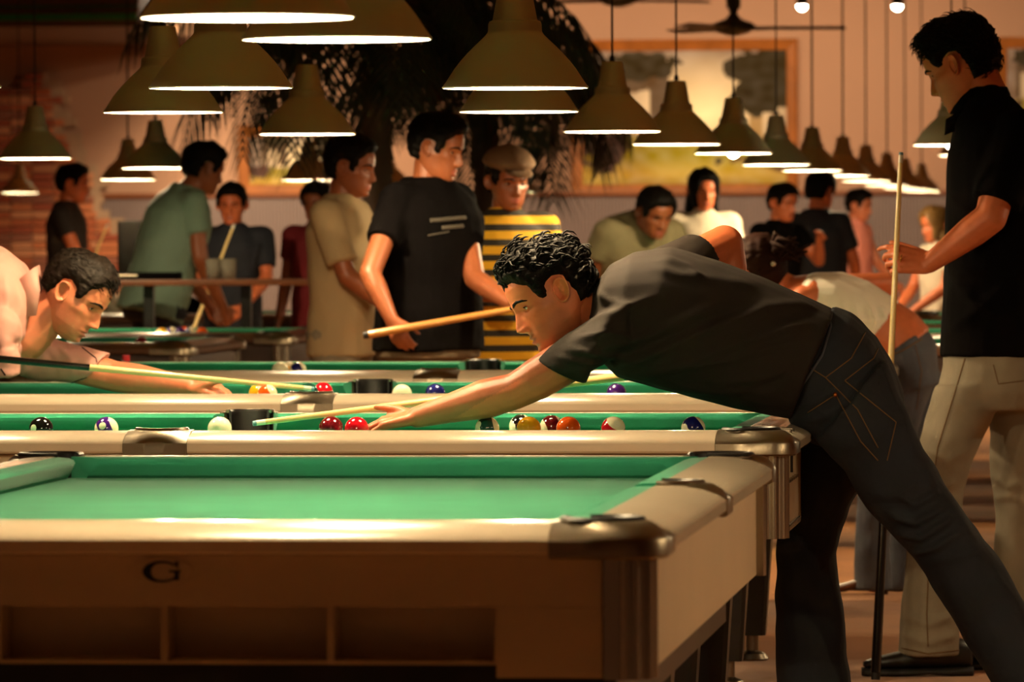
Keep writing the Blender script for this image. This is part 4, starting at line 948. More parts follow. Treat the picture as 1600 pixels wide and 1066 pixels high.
# ---------------------------------------------------------------- standing man in black shirt at the right
def stand_man():
    D = 16.97; P = lambda x, y, d=0: at(x, y, D+d); Yv = Vector((0, 1, 0)); base = Vector((P(1500, 600).x, D, 0)); Xv = Vector((1, 0, 0))
    mb = MB(); hc = P(1502, 101); hf = Vector((-.84, .30, -.42)); hu = Vector((-.40, .10, .90))
    add_head(mb, hc, hf, hu, 1.05, 1.2); T = head_frame(hc, hf, hu, 1.05)
    core = MB(); core.capsule(T(0, -.03, -.05), P(1548, 178, 0), .060, .074); add_remesh(mb, core, .007, 4)
    arm = MB(); sh, el, wr = P(1582, 215, -.16), P(1548, 340, -.24), P(1452, 412, -.22)
    arm.capsule(sh, el, .058, .046, 14); fm = el.lerp(wr, .3); arm.capsule(el, fm, .046, .046, 14); arm.capsule(fm, wr, .046, .028, 14)
    hand_parts(arm, wr, (P(1408, 405, -.23)-wr), Vector((.25, -.9, .35)), Vector((-.1, .3, .95)), 1.08, (.55, .95, 1.05, 1.1), .10, thumb_dir=Vector((-.75, .55, .35)))
    add_remesh(mb, arm, .0045, 3)
    arm = MB(); sh, el, wr = P(1580, 215, .2), P(1600, 350, .26), P(1560, 470, .24); arm.capsule(sh, el, .056, .044); arm.capsule(el, wr, .045, .028); hand_parts(arm, wr, (-.2, 0, -1), Vector((1, 0, 0)), Vector((0, -1, 0)), 1, .4, .05); add_remesh(mb, arm, .008, 3)
    tr = MB(); tr.capsule(P(1558, 230), P(1555, 500), .11, .10)
    legs = [((1530, 600, -.09), (1472, 765, -.10), (1458, 1000, -.10)), ((1585, 600, .10), (1582, 770, .12), (1600, 985, .14))]
    for h, k, a in legs: tr.capsule(P(*h), P(*k), .055, .045); tr.capsule(P(*k), P(*a), .045, .035)
    add_remesh(mb, tr, .018, 2)
    body = finish_body(mb, base, 'tall man in black shirt and light jeans standing at the right with a cue', [M_SKIN, M_EYE, M_IRIS, M_LIP, M_HAIR])
    line = line_short(.074, .052, .006, -.066); V, Fc = hair_shell(hc, hf, hu, 1.05, line, .020, .006, 60, 1.2, 4, .010)
    hm = MB().add(V, Fc); strands(hm, V, Fc, 800, .032, .0013, hc, hf, hu, 1, 8, (0, .45, .1), .25, .45); hm.build('hair', M_HAIR, body, True, base)
    s = MB()
    def st(l, r, y, h, d=0): a, c = P(l, y, d), P(r, y, d); return ((a+c)/2, (a-c)/2, Yv*h)
    s.loft([st(1528, 1562, 132, .065), st(1505, 1590, 160, .12), st(1489, 1625, 195, .20), st(1482, 1645, 240, .215), st(1478, 1652, 300, .21), st(1476, 1648, 370, .20), st(1474, 1640, 440, .195), st(1471, 1638, 510, .195), st(1469, 1640, 556, .197)], 26, p=2.5)
    s.capsule(P(1590, 215, -.15), P(1556, 318, -.22), .085, .070, 16, flat1=True); s.capsule(P(1590, 215, .17), P(1605, 318, .24), .085, .070, 16, flat1=True)
    fl = [([(1480, 300), (1510, 330), (1530, 400)], 9, .007), ([(1485, 420), (1520, 470), (1560, 500)], 9, .008), ([(1480, 520), (1520, 490), (1580, 440)], 9, .008)]
    garment('shirt', s, .008, 4, M_BLK2, body, base, lambda co, no: wrinkle(folds(co, no, fl), no, .004, 9))
    c = MB(); c.loft([(P(1540, 136, 0), Xv*.062, Yv*.075), (P(1538, 148, 0), Xv*.075, Yv*.085), (P(1530, 178, 0), Xv*.085, Yv*.10)], 20); c.loft([(P(1505, 170, -.07), Vector((.05, 0, .03)), Yv*.02), (P(1492, 205, -.09), Vector((.03, 0, .012)), Yv*.01)], 10)
    c.build('collar', M_BLK2, body, True, base)
    j = MB()
    j.loft([st(1476, 1632, 530, .182), st(1472, 1640, 575, .19), st(1464, 1640, 610, .185), st(1456, 1630, 640, .16)], 22, p=2.4)
    j.loft([st(1462, 1572, 600, .10, -.09), st(1444, 1550, 660, .10, -.09), st(1429, 1520, 720, .098, -.10), st(1433, 1506, 770, .09, -.10), st(1420, 1500, 840, .088, -.10), st(1412, 1498, 910, .088, -.10), st(1406, 1500, 980, .092, -.10), st(1403, 1502, 1024, .096, -.10)], 22, p=2.1)
    j.loft([st(1535, 1642, 600, .10, .10), st(1548, 1640, 680, .10, .11), st(1545, 1628, 740, .095, .12), st(1556, 1628, 800, .09, .12), st(1552, 1640, 900, .09, .13), st(1556, 1652, 1004, .095, .14)], 22, p=2.1)
    jl = [([(1445, 700), (1480, 720), (1510, 700)], 7, .007), ([(1430, 740), (1465, 765), (1500, 750)], 7, .009), ([(1435, 790), (1470, 790), (1500, 775)], 6, .006), ([(1410, 960), (1450, 975), (1495, 960)], 7, .010), ([(1405, 990), (1450, 1005), (1500, 990)], 6, .010), ([(1550, 740), (1575, 760), (1600, 755)], 7, .010), ([(1550, 780), (1580, 775), (1600, 785)], 6, .008), ([(1470, 620), (1520, 640), (1560, 630)], 8, .005)]
    jeans = garment('jeans', j, .008, 4, M_JEANL, body, base, lambda co, no: wrinkle(folds(co, no, jl), no, .004, 10))
    surf_line(body, base, jeans, [(1508, 560), (1490, 620), (1465, 700), (1455, 780), (1452, 860), (1448, 960), (1450, 1010)], .0018, M_STITCH, 'side_seam')
    surf_line(body, base, jeans, [(1404, 1012), (1450, 1022), (1500, 1016)], .0022, M_STITCH, 'hem_seam')
    surf_line(body, base, jeans, [(1552, 570), (1560, 600), (1600, 595)], .0016, M_STITCH, 'pocket_seam')
    a = P(1468, 1040, -.10); shoe_parts(body, (a.x-.0, a.y, 0), (-1, -.12, 0), base, .31); a = P(1590, 1020, .14); shoe_parts(body, (a.x, a.y, 0), (-1, .1, 0), base, .30)
    # ring
    R = MB(); q = P(1408, 404, -.265); R.tube([q+Vector((.002*math.cos(t)-.0, .010*math.sin(t), .010*math.cos(t))) for t in [k*PI/6 for k in range(13)]], .0015, 6); R.build('finger_ring', mat('gold', (220, 170, 70), .2, 1), body, True, base)
stand_man()
cue(at(1408, 238, 16.75), at(1368, 1061, 16.64), 'cue held upright by the standing man, butt on the carpet', 1.49, M_CUEB, .48)

# ---------------------------------------------------------------- woman in white tank top bending over behind
def woman():
    D = 20.75; P = lambda x, y, d=0: at(x, y, D+d); Yv = Vector((0, 1, 0)); base = Vector((P(1370, 600).x, D, 0))
    mb = MB(); hc = P(1186, 424); hf = Vector((-.75, .55, -.4)); hu = Vector((-.45, 0, .9)); add_head(mb, hc, hf, hu, .95, .8)
    t = MB(); t.capsule(P(1200, 435), P(1235, 455), .05, .055)
    t.loft([(P(1228, 456), (P(1240, 432)-P(1222, 480))*.5, Yv*.09), (P(1262, 464), (P(1280, 426)-P(1245, 500))*.5, Yv*.165), (P(1330, 486), (P(1345, 440)-P(1315, 530))*.5, Yv*.150), (P(1375, 508), (P(1395, 466)-P(1352, 548))*.5, Yv*.135), (P(1402, 525), (P(1432, 490)-P(1372, 560))*.5, Yv*.150), (P(1420, 545), (P(1452, 515)-P(1385, 575))*.5, Yv*.17)], 20)
    sh, el, wr = P(1285, 446, .13), P(1386, 442, .26), P(1388, 525, .28)
    t.capsule(sh, el, .041, .036); t.capsule(el, el.lerp(wr, .3), .036, .038); t.capsule(el.lerp(wr, .3), wr, .038, .024)
    hand_parts(t, wr, (0, 0, -1), Vector((1, 0, 0)), Vector((0, -1, 0)), .9, 1.1, .04)
    t.capsule(P(1255, 465, -.13), P(1180, 530, -.16), .042, .036); t.capsule(P(1180, 530, -.16), P(1080, 570, -.06), .036, .024)
    for k, a, y in (((1375, 760), (1365, 912), -.06), ((1400, 760), (1400, 912), .12)): t.capsule(P(1420, 580, y), P(*k, y), .075, .05); t.capsule(P(*k, y), P(*a, y), .05, .034)
    add_remesh(mb, t, .008, 4)
    body = finish_body(mb, base, 'woman in white tank top and jeans bending over behind the black shirt man', [M_SKIN, M_EYE, M_IRIS, M_LIP, M_HAIR])
    V, Fc = hair_shell(hc, hf, hu, .95, lambda p, z: z-np.interp(p, [0, .5, .8, 1.1, PI], [.066, .05, -.03, -.09, -.11]), .02, .006, 50, .8, 2); hm = MB().add(V, Fc)
    T = head_frame(hc, hf, hu)
    for k in range(26): a = T(random.uniform(-.03, .03), -.10, random.uniform(0, .05)); hm.tube([a, a+Vector((random.uniform(0, .05), random.uniform(-.03, .03), random.uniform(.0, .05))), a+Vector((random.uniform(.03, .10), random.uniform(-.05, .05), random.uniform(-.02, .05)))], [.010, .012, .004], 6)
    hm.build('hair', mat('hair_reddish', (36, 16, 8), .7, spec=.08), body, True, base)
    MB().ball(P(1208, 412, -.1), .010, 10, 6, (1, .5, 1)).build('hair_clip', M_CHROME, body, True, base)
    s = MB()
    s.loft([(P(1234, 457), (P(1250, 434)-P(1226, 478))*.5, Yv*.10), (P(1256, 463), (P(1272, 428)-P(1240, 498))*.53, Yv*.155), (P(1300, 476), (P(1316, 428)-P(1284, 524))*.53, Yv*.165), (P(1340, 490), (P(1358, 442)-P(1322, 536))*.53, Yv*.155), (P(1378, 510), (P(1403, 474)-P(1352, 546))*.54, Yv*.147)], 24)
    fl = [([(1330, 470), (1345, 500), (1340, 530)], 4, .007), ([(1355, 470), (1368, 500), (1358, 535)], 4, .007), ([(1375, 476), (1385, 500), (1370, 525)], 4, .007), ([(1310, 465), (1325, 490), (1322, 520)], 4, .006), ([(1300, 480), (1340, 500), (1390, 500)], 5, .006)]
    garment('tank_top', s, .006, 3, M_WHITE, body, base, lambda co, no: folds(co, no, fl))
    j = MB()
    j.loft([(P(1410, 538), (P(1446, 512)-P(1374, 566))*.5, Yv*.172), (P(1425, 560), (P(1460, 535)-P(1385, 585))*.5, Yv*.182), (P(1425, 610), (P(1468, 600)-P(1382, 620))*.5, Yv*.175)], 22)
    for pts in ([(1415, 600, -.07, .095), (1388, 700, -.07, .08), (1368, 780, -.07, .066), (1362, 850, -.07, .062), (1364, 922, -.07, .07)], [(1432, 600, .1, .095), (1420, 700, .11, .08), (1410, 790, .12, .066), (1408, 922, .12, .07)]):
        for a, b in zip(pts[:-1], pts[1:]): j.capsule(P(*a[:3]), P(*b[:3]), a[3], b[3], 14, flat1=(b is pts[-1]))
    jn = garment('jeans', j, .009, 3, M_JEANB, body, base, lambda co, no: wrinkle(co, no, .004, 10))
    surf_line(body, base, jn, [(1382, 560), (1410, 548), (1440, 530)], .003, M_STITCH, 'waistband'); surf_line(body, base, jn, [(1430, 540), (1440, 580), (1432, 640)], .0015, M_STITCH, 'stitching')
    for x, y in ((1364, -.07), (1408, .12)):
        a = P(x, 925, y); A = Vector((a.x, a.y, 0)); sd = Yv; m = MB()
        def q(dx, w_, z0, z1): return (A+Vector((dx, 0, (z0+z1)/2)), sd*w_, Vector((0, 0, (z1-z0)/2)))
        m.loft([q(.05, .02, .05, .09), q(.03, .03, .045, .085), q(-.04, .032, .025, .06), q(-.10, .038, .008, .04), q(-.15, .034, .002, .03), q(-.185, .015, .002, .015)], 14)
        o = m.build('shoe', M_BROWNSH, body, True, base); MB().capsule(A+Vector((.04, 0, .05)), A+Vector((.045, 0, .004)), .014, .008).build('heel', M_BROWNSH, o, True, base)
woman()

# ---------------------------------------------------------------- people further back, built on a common figure
def figure(label, hx, hy, Y, yaw, h=None, lean=0, shirt=M_BLK2, trousers=M_JEANB, hair=M_HAIR, skin=M_SKIN, sleeve=.55, larm='down', rarm='down', hairstyle='short', res=.55, headturn=0, nod=.15, base_xy=None, bulk=1.0, shirt_len=-.12, cap=None, shirt_name='t_shirt', vox=.013, LW=None, RW=None):
    hp = at(hx, hy, Y)
    F_ = Vector((math.sin(yaw), -math.cos(yaw), 0)); Lf = Vector((math.cos(yaw), math.sin(yaw), 0))       # yaw 0 faces the camera
    k = (h/1.75) if h else hp.z/1.60
    if lean == 0: base = Vector((hp.x, hp.y, 0))
    c, s_ = math.cos(lean), math.sin(lean); piv = .95*k
    def up(l, f, z):    # upper body point, leaning about the hips
        l, f, z = l*k, f*k, z*k-piv; return Lf*l+F_*(f*c+z*s_)+Vector((0, 0, piv+z*c-f*s_))
    if lean:
        hd = up(0, .045, 1.60); base = Vector((hp.x-hd.x, hp.y-hd.y, 0))
        if not h: pass
    B = lambda v: base+v
    lo = lambda l, f, z: base+Lf*l*k+F_*f*k+Vector((0, 0, z*k))
    U = lambda l, f, z: base+up(l, f, z)
    hc = U(0, .045, 1.60); hyaw = yaw+headturn; hf = Vector((math.sin(hyaw), -math.cos(hyaw), -nod)).normalized(); hu = Vector((0, 0, 1))
    mb = MB(); add_head(mb, hc, hf, hu, 1.0*k, res)
    t = MB(); T = head_frame(hc, hf, hu, k); t.capsule(T(0, -.02, -.06), U(0, .005, 1.45), .054*k, .066*k)
    t.capsule(U(0, 0, 1.32), U(0, 0, 1.0), .12*k*bulk, .115*k*bulk)
    ARM = {'down': ((.235, -.02, 1.14), (.24, .08, .90)), 'fwd': ((.24, .06, 1.15), (.16, .30, 1.12)), 'reach': ((.20, .28, 1.36), (.16, .52, 1.28)), 'up': ((.25, .14, 1.22), (.12, .26, 1.36)), 'side': ((.36, .04, 1.20), (.50, .16, 1.04)), 'low': ((.22, .10, 1.16), (.10, .32, .98))}
    wrists = {}
    for sd, nm in ((1, larm), (-1, rarm)):
        e, w_ = ARM[nm]; sh, el, wr = U(sd*.185, 0, 1.405), U(sd*e[0], e[1], e[2]), U(sd*w_[0], w_[1], w_[2])
        ov = LW if sd > 0 else RW
        if ov: el, wr = at(*ov[0]), at(*ov[1])
        t.capsule(sh, el, .050*k, .040*k); t.capsule(el, el.lerp(wr, .3), .040*k, .041*k); t.capsule(el.lerp(wr, .3), wr, .041*k, .026*k)
        d = (wr-el).normalized(); hand_parts(t, wr, d, Lf*sd*.8+Vector((0, 0, .4)), F_*.5+Vector((0, 0, .6)), .95*k, .7, .05); wrists[sd] = (sh, el, wr)
    for sd in (1, -1): t.capsule(lo(sd*.09, 0, .92), lo(sd*.10, .02, .50), .075*k, .05*k); t.capsule(lo(sd*.10, .02, .50), lo(sd*.11, 0, .09), .05*k, .034*k)
    add_remesh(mb, t, vox*.75, 3)
    body = finish_body(mb, base, label, [skin, M_EYE, M_IRIS, M_LIP, hair], 'players and onlookers in the background')
    st = {'short': (.068, .045, -.02, -.06), 'long': (.066, .04, -.10, -.11), 'crop': (.074, .05, 0, -.04)}[hairstyle]
    ln = line_short(*st)
    if hairstyle == 'long': ln = lambda p, z: z-np.interp(p, [0, .45, .75, 1.0, PI], [.068, .062, .0, -.10, -.12])
    V, Fc = hair_shell(hc, hf, hu, k, ln, .02 if hairstyle != 'crop' else .01, .006, 50, .6, hash(label) % 50, .01); hm = MB().add(V, Fc)
    if hairstyle == 'long':
        for sx in (-1, 1): hm.loft([(T(sx*.055, -.03, .03), T(.03, 0, 0)-hc, T(0, .05, 0)-hc), (T(sx*.072, -.03, -.06), T(.026, 0, 0)-hc, T(0, .05, 0)-hc), (T(sx*.078, -.03, -.17), T(.03, 0, 0)-hc, T(0, .045, 0)-hc), (T(sx*.07, -.02, -.25), T(.018, 0, 0)-hc, T(0, .03, 0)-hc)], 12)
        hm.loft([(T(0, -.09, .03), T(.06, 0, 0)-hc, T(0, .03, 0)-hc), (T(0, -.095, -.12), T(.08, 0, 0)-hc, T(0, .03, 0)-hc), (T(0, -.085, -.27), T(.06, 0, 0)-hc, T(0, .02, 0)-hc)], 12)
    hm.build('hair', hair, body, True, base)
    if cap:
        V, Fc = hair_shell(hc, hf, hu, k, lambda p, z: z-.045, .040, 0, 1, .6); cm = MB().add(V, Fc)
        cm.loft([(T(0, .09, .06), T(.06, 0, 0)-hc, T(0, 0, .006)-hc), (T(0, .13, .05), T(.055, 0, 0)-hc, T(0, 0, .005)-hc), (T(0, .17, .042), T(.03, 0, 0)-hc, T(0, 0, .004)-hc)], 12); cm.build('cap', cap, body, True, base)
    s = MB(); hv, bv = Lf, (U(0, .1, 1.2)-U(0, 0, 1.2)).normalized(); q = lambda z, w_, d, f=0: (U(0, f, z), Lf*w_*k*bulk, bv*d*k*bulk)
    s.loft([q(.95+shirt_len, .185, .135, 0)] + ([q(1.0, .178, .13, .005)] if shirt_len < 0 else []) + [q(1.10, .168, .125, .005), q(1.22, .178, .132, .005), q(1.34, .19, .13), q(1.41, .165, .105), q(1.455, .105, .085), q(1.495, .066, .066)], 22, p=2.4)
    for sd in (1, -1):
        sh, el, wr = wrists[sd]; s.capsule(U(sd*.12, 0, 1.40), sh, .075*k, .072*k)
        if sleeve > 1: s.capsule(sh, el, .068*k, .055*k); s.capsule(el, el.lerp(wr, sleeve-1), .055*k, .045*k, flat1=True)
        else: s.capsule(sh, sh.lerp(el, sleeve), .070*k, .066*k, flat1=True)
    garment(shirt_name, s, vox, 3, shirt, body, base, lambda co, no: wrinkle(co, no, .006, 9, seed=hx))
    j = MB(); j.loft([(lo(0, 0, .99), Lf*.168*k*bulk, F_*.118*k*bulk), (lo(0, -.01, .92), Lf*.18*k*bulk, F_*.13*k*bulk), (lo(0, 0, .82), Lf*.18*k*bulk, F_*.12*k*bulk)], 20)
    for sd in (1, -1): j.capsule(lo(sd*.09, 0, .84), lo(sd*.10, .02, .50), .095*k, .072*k); j.capsule(lo(sd*.10, .02, .50), lo(sd*.11, 0, .07), .072*k, .07*k, flat1=True)
    garment('trousers', j, vox*1.2, 3, trousers, body, base)
    for sd in (1, -1): a = lo(sd*.11, 0, 0); shoe_parts(body, a, F_, base, .27)
    return dict(body=body, base=base, U=U, lo=lo, wr=wrists)
M_TEAL = mat('shirt_teal', (120, 146, 128), .8); M_NAVY = mat('shirt_navy', (22, 27, 38), .8); M_MAR = mat('shirt_maroon', (112, 16, 26), .8); M_CREAM = mat('shirt_cream', (168, 146, 108), .8)
M_OLIVE = mat('shirt_olive_beige', (142, 132, 96), .8); M_DKBR = mat('shirt_dark_brown', (34, 24, 18), .8); M_ROSE = mat('dress_pink', (226, 140, 122), .7); M_GREYT = mat('trousers_grey', (96, 84, 66), .85); M_WH2 = mat('blouse_white', (226, 212, 188), .7); M_CAPB = mat('cap_brown', (120, 92, 64), .8)
def stripe_mat():
    m = bpy.data.materials.new('shirt_yellow_black_stripes'); m.use_nodes = True; nt = m.node_tree; b = nt.nodes['Principled BSDF']; b.inputs['Roughness'].default_value = .8
    tc = nt.nodes.new('ShaderNodeTexCoord'); sp = nt.nodes.new('ShaderNodeSeparateXYZ'); nt.links.new(tc.outputs['Object'], sp.inputs[0])
    md = nt.nodes.new('ShaderNodeMath'); md.operation = 'MODULO'; md.inputs[1].default_value = .058; nt.links.new(sp.outputs[2], md.inputs[0])
    gt = nt.nodes.new('ShaderNodeMath'); gt.operation = 'GREATER_THAN'; gt.inputs[1].default_value = .026; nt.links.new(md.outputs[0], gt.inputs[0])
    mx = nt.nodes.new('ShaderNodeMix'); mx.data_type = 'RGBA'; mx.inputs[6].default_value = lin((30, 26, 16)); mx.inputs[7].default_value = lin((222, 170, 22))
    nt.links.new(gt.outputs[0], mx.inputs[0]); nt.links.new(mx.outputs[2], b.inputs['Base Color']); return m
RT = PI/2
# walking man in black t-shirt, centre
d = figure('man in black t-shirt walking behind the tables holding a cue', 668, 232, 21.5, RT-.55, shirt=M_BLK2, trousers=M_GREYT, larm='fwd', rarm='low', skin=M_SKIND, res=.8, vox=.010, bulk=1.28, shirt_len=-.10, nod=.25, headturn=.3, RW=((578, 428, 21.15), (612, 500, 21.1)), LW=((742, 436, 21.4), (800, 476, 21.2)))
U = d['U']
for (x0, y0), (x1, y1), w_ in (((672, 345), (728, 340), .009), ((690, 356), (724, 353), .016), ((668, 368), (702, 362), .006)):
    surf_line(d['body'], d['base'], [c for c in d['body'].children if c.name.startswith('t_shirt')][0], [(x0, y0), ((x0+x1)/2, (y0+y1)/2), (x1, y1)], w_, mat('shirt_print', (70, 64, 54), .8), 'shirt_print', -.004 if w_ < .01 else -.011)
cue(at(1195, 414, 21.1), at(575, 523, 21.05), 'cue carried low by the man in the black t-shirt walking', 1.46, mat('cue_tan_butt', (200, 140, 72), .25, coat=.6), .6)
figure('man in cream shirt half hidden behind the walking man in black', 532, 262, 22.8, RT-.2, shirt=M_CREAM, trousers=M_JEANL, larm='low', rarm='low', sleeve=.8, skin=M_SKIND)
figure('person in brown cap and yellow and black striped shirt', 788, 284, 22.7, .5, shirt=stripe_mat(), trousers=M_JEAN, larm='low', rarm='fwd', cap=M_CAPB, skin=M_SKIND)
figure('bending man in olive beige shirt behind the black shirt man', 1024, 334, 30.2, .55, h=1.78, lean=.85, shirt=M_OLIVE, trousers=M_JEAN, larm='reach', rarm='low', nod=.45, skin=M_SKIND, bulk=1.25)
figure('girl with long dark hair and white blouse', 1096, 298, 33.6, -.15+.5, shirt=M_WH2, trousers=M_JEAN, hairstyle='long', larm='low', rarm='low', sleeve=1.7, h=None)
figure('woman in dark top standing right of the long haired girl', 1215, 318, 35, .9, shirt=M_BLK2, trousers=M_JEAN, hairstyle='short', larm='up', rarm='low')
figure('man in dark navy shirt seen from behind on the right', 1276, 300, 36.2, 2.6, shirt=M_NAVY, trousers=M_JEAN, larm='low', rarm='low', bulk=1.2, sleeve=.7)
figure('woman in pink top in the far background', 1334, 322, 42, 1.2, shirt=M_ROSE, trousers=M_ROSE, larm='low', rarm='down', shirt_name='dress', sleeve=.25, skin=M_SKINB)
figure('blond person in light top behind the standing man', 1470, 352, 34, -1.0, shirt=M_WH2, trousers=M_JEANL, hair=M_HAIRL, larm='low', rarm='low', hairstyle='long', sleeve=.6)
figure('young man in dark shirt standing before the brick patch', 103, 288, 37.5, RT, shirt=M_DKBR, trousers=M_JEAN, larm='low', rarm='low', nod=.1)
cue(at(168, 350, 37.1), at(136, 430, 37.1), 'cue held upright by the young man before the bricks', 1.45, M_CUED, .6)
d = figure('man in teal t-shirt with cue seen from the side', 318, 288, 29.4, RT+.45, lean=.32, h=1.80, shirt=M_TEAL, trousers=M_JEAN, larm='low', rarm='low', bulk=1.2, skin=M_SKIND, headturn=.1, nod=.3)
figure('young man in navy t-shirt facing the camera with a cue', 364, 320, 31.6, .0, shirt=M_NAVY, trousers=M_JEAN, larm='low', rarm='low', sleeve=.75)
cue(at(366, 350, 31.1), at(318, 474, 30.9), 'cue held slantwise by the young man in navy', 1.42, M_CUEW, .8)
figure('person in maroon t-shirt behind the cream shirt man', 500, 318, 32, -.3, shirt=M_MAR, trousers=M_JEAN, larm='down', rarm='down', skin=M_SKIND)

# ================================================================ BACKGROUND FURNITURE
def drink_rail():
    Y = 28.6; a, b = at(150, 437, Y), at(520, 437, Y); t = empty('drink_rail', ((a.x+b.x)/2, Y, 0)); tag(t, 'wooden drink rail on black posts behind the dark tables', 'drink rail'); ox = (a.x+b.x)/2
    MB().box(a.x-ox, b.x-ox, -.14, .14, a.z-.03, a.z, ch=.008).build('counter_board', M_WOOD, t)
    for px in (233, 385, 500):
        x = at(px, 450, Y).x-ox; MB().box(x-.025, x+.025, -.025, .025, .012, a.z-.03, ch=.004).build('post', M_BLKPL, t); MB().lathe([(.14, 0), (.14, .008), (.05, .014)], 20, (x, 0, 0)).build('base_plate', M_BLKPL, t)
    return a.z
zr = drink_rail()
def glassware(px, label):
    p = at(px, 437, 28.6); m = mat('drink_glass', (225, 215, 195), .05, trans=.7)
    t = empty('drinking_glass', (p.x, 28.6, zr)); tag(t, label, 'glass')
    MB().lathe([(.002, .0), (.034, 0), (.042, .10), (.040, .10), (.032, .012), (.002, .012)], 20, cap=False).build('tumbler', m, t, True)
    MB().lathe([(.002, .013), (.0315, .013), (.038, .078), (.002, .078)], 20, cap=False).build('drink', mat('amber_drink', (200, 160, 90), .1), t, True)
glassware(357, 'small glass on the drink rail beside the teal shirt man'); glassware(334, 'second glass on the drink rail, left of the small glass')
# tray and cue case lying on the rail
o = MB().box(-.24, .24, -.10, .10, 0, .035, ch=.012).build('cue_case', M_BLK2); p = at(205, 437, 28.6); o.location = (p.x, 28.6, zr); tag(o, 'black cue case lying on the drink rail', 'case'); MB().box(-.05, .05, -.115, -.10, .012, .024, ch=.004).build('handle', M_STEEL, o)
def jacket(px, py, Y, w_, label, m, seed):
    p = at(px, py, Y); mb = MB(); rnd = random.Random(seed)
    for k in range(9): a = rnd.uniform(-1, 1); mb.capsule(Vector((a*w_*.4, rnd.uniform(-.1, .1), .05)), Vector((a*w_*.4+rnd.uniform(-.2, .2), rnd.uniform(-.12, .12), rnd.uniform(.04, .11))), .05, .06)
    mb.loft([(Vector((0, 0, .003)), Vector((w_/2, 0, 0)), Vector((0, .17, 0))), (Vector((0, 0, .05)), Vector((w_*.46, 0, 0)), Vector((0, .15, 0)))], 20)
    co, no, Fc = remesh(mb, .014, 3); co = wrinkle(co, no, .012, 11, seed=seed); co[:, 2] = np.maximum(co[:, 2], .001)
    o = mesh_obj('folded_jacket', co, Fc, m, None, True); o.location = (p.x, Y, p.z); tag(o, label, 'jacket')
    return o
zt = ZT
jk = jacket(248, 470, 33.9, .42, 'crumpled black jacket on the far dark table', M_BLK2, 4); jk.location.z = ZB
jk = jacket(205, 455, 33.85, .34, 'crumpled white shirt on the far dark table', M_WH2, 8); jk.location.z = ZB
# black loudspeaker cabinet on a stand
def speaker():
    Y = 35.4; a, b = at(190, 438, Y), at(229, 345, Y); t = empty('loudspeaker', ((a.x+b.x)/2, Y, 0)); tag(t, 'black loudspeaker cabinet on a pole left of the teal shirt man', 'loudspeaker'); w_ = (b.x-a.x)/2
    MB().box(-w_, w_, -.15, .15, a.z, b.z, ch=.01).build('cabinet', M_BLKPL, t); MB().lathe([(.03, .02), (.025, a.z)], 12).build('pole', M_BLKPL, t); MB().lathe([(.2, 0), (.2, .015), (.04, .03)], 20).build('base', M_BLKPL, t)
    MB().box(-w_+.015, w_-.015, -.162, -.15, a.z+.02, b.z-.02).build('grille', mat('grille_grey', (30, 28, 26), .8), t)
speaker()
# ceiling fans
def fan(px, py, Y, label, rot):
    p = at(px, py, Y); t = empty('ceiling_fan', p, rot); tag(t, label, 'ceiling fan', 'ceiling fans'); m = mat('fan_green_metal', (62, 66, 50), .4, .4)
    MB().lathe([(.02, .02), (.03, .12), (.045, .13), (.05, .22), (.03, .26), (.014, .27), (.014, CEIL-p.z)], 20).build('downrod', m, t, True)
    MB().lathe([(.03, -.05), (.10, -.03), (.15, 0), (.13, .03), (.05, .06), (.02, .10)], 28).build('motor', m, t, True)
    for k in range(3):
        b = MB(); a = k*2*PI/3
        b.box(.14, .72, -.055, .055, -.004, .004, ch=.003); b.box(.10, .22, -.015, .015, -.012, -.003)
        o = b.build('blade', m, t); o.rotation_euler = (.18, 0, a)
fan(1146, 44, 38, 'ceiling fan above the landscape painting', .12); fan(966, 0, 41, 'ceiling fan at the top edge left of the other fan', .6)
# two bare bulbs near the ceiling; the other spots are added to brighten the wall
def spot(px, py, Y, label, target, power, visible=True):
    p = at(px, py, Y); t = empty('ceiling_spotlight', p); tag(t, label, 'spotlight', 'spotlights washing the back wall')
    MB().tube([(0, 0, .08), (0, 0, CEIL-p.z)], .012, 8).build('stem', M_BLKPL, t)
    MB().lathe([(.05, -.02), (.055, .03), (.03, .08), (.012, .085)], 20).build('housing', M_BLKPL, t, True)
    MB().ball((0, 0, -.022), .046, 16, 10).build('bulb', m_bulb, t, True)
    l = bpy.data.lights.new('spot_light', 'SPOT'); l.energy = power; l.color = (1, .76, .48); l.spot_size = 2.2; l.spot_blend = 1; l.shadow_soft_size = .05
    lo = bpy.data.objects.new('spot_light', l); COL.objects.link(lo); lo.parent = t; lo.location = (0, .06, -.08); lo.rotation_euler = (Vector(target)-p).to_track_quat('-Z', 'Y').to_euler()
for i, (px, py) in enumerate(((1253, 5), (1402, 5), (1080, -40), (900, -40), (720, -40), (540, -40), (360, -40), (300, -10), (275, -10), (1560, -40))):
    tx = at({300: 150, 275: 40}.get(px, px), 200, YW); spot(px, py, 54.2, ['left of the two bare bright bulbs near the top edge', 'right of the two bare bright bulbs near the top edge'][i] if i < 2 else 'unseen wall spotlight added above the top edge of the picture', (tx.x, YW, 1.9), 85 if py != -10 else 240)

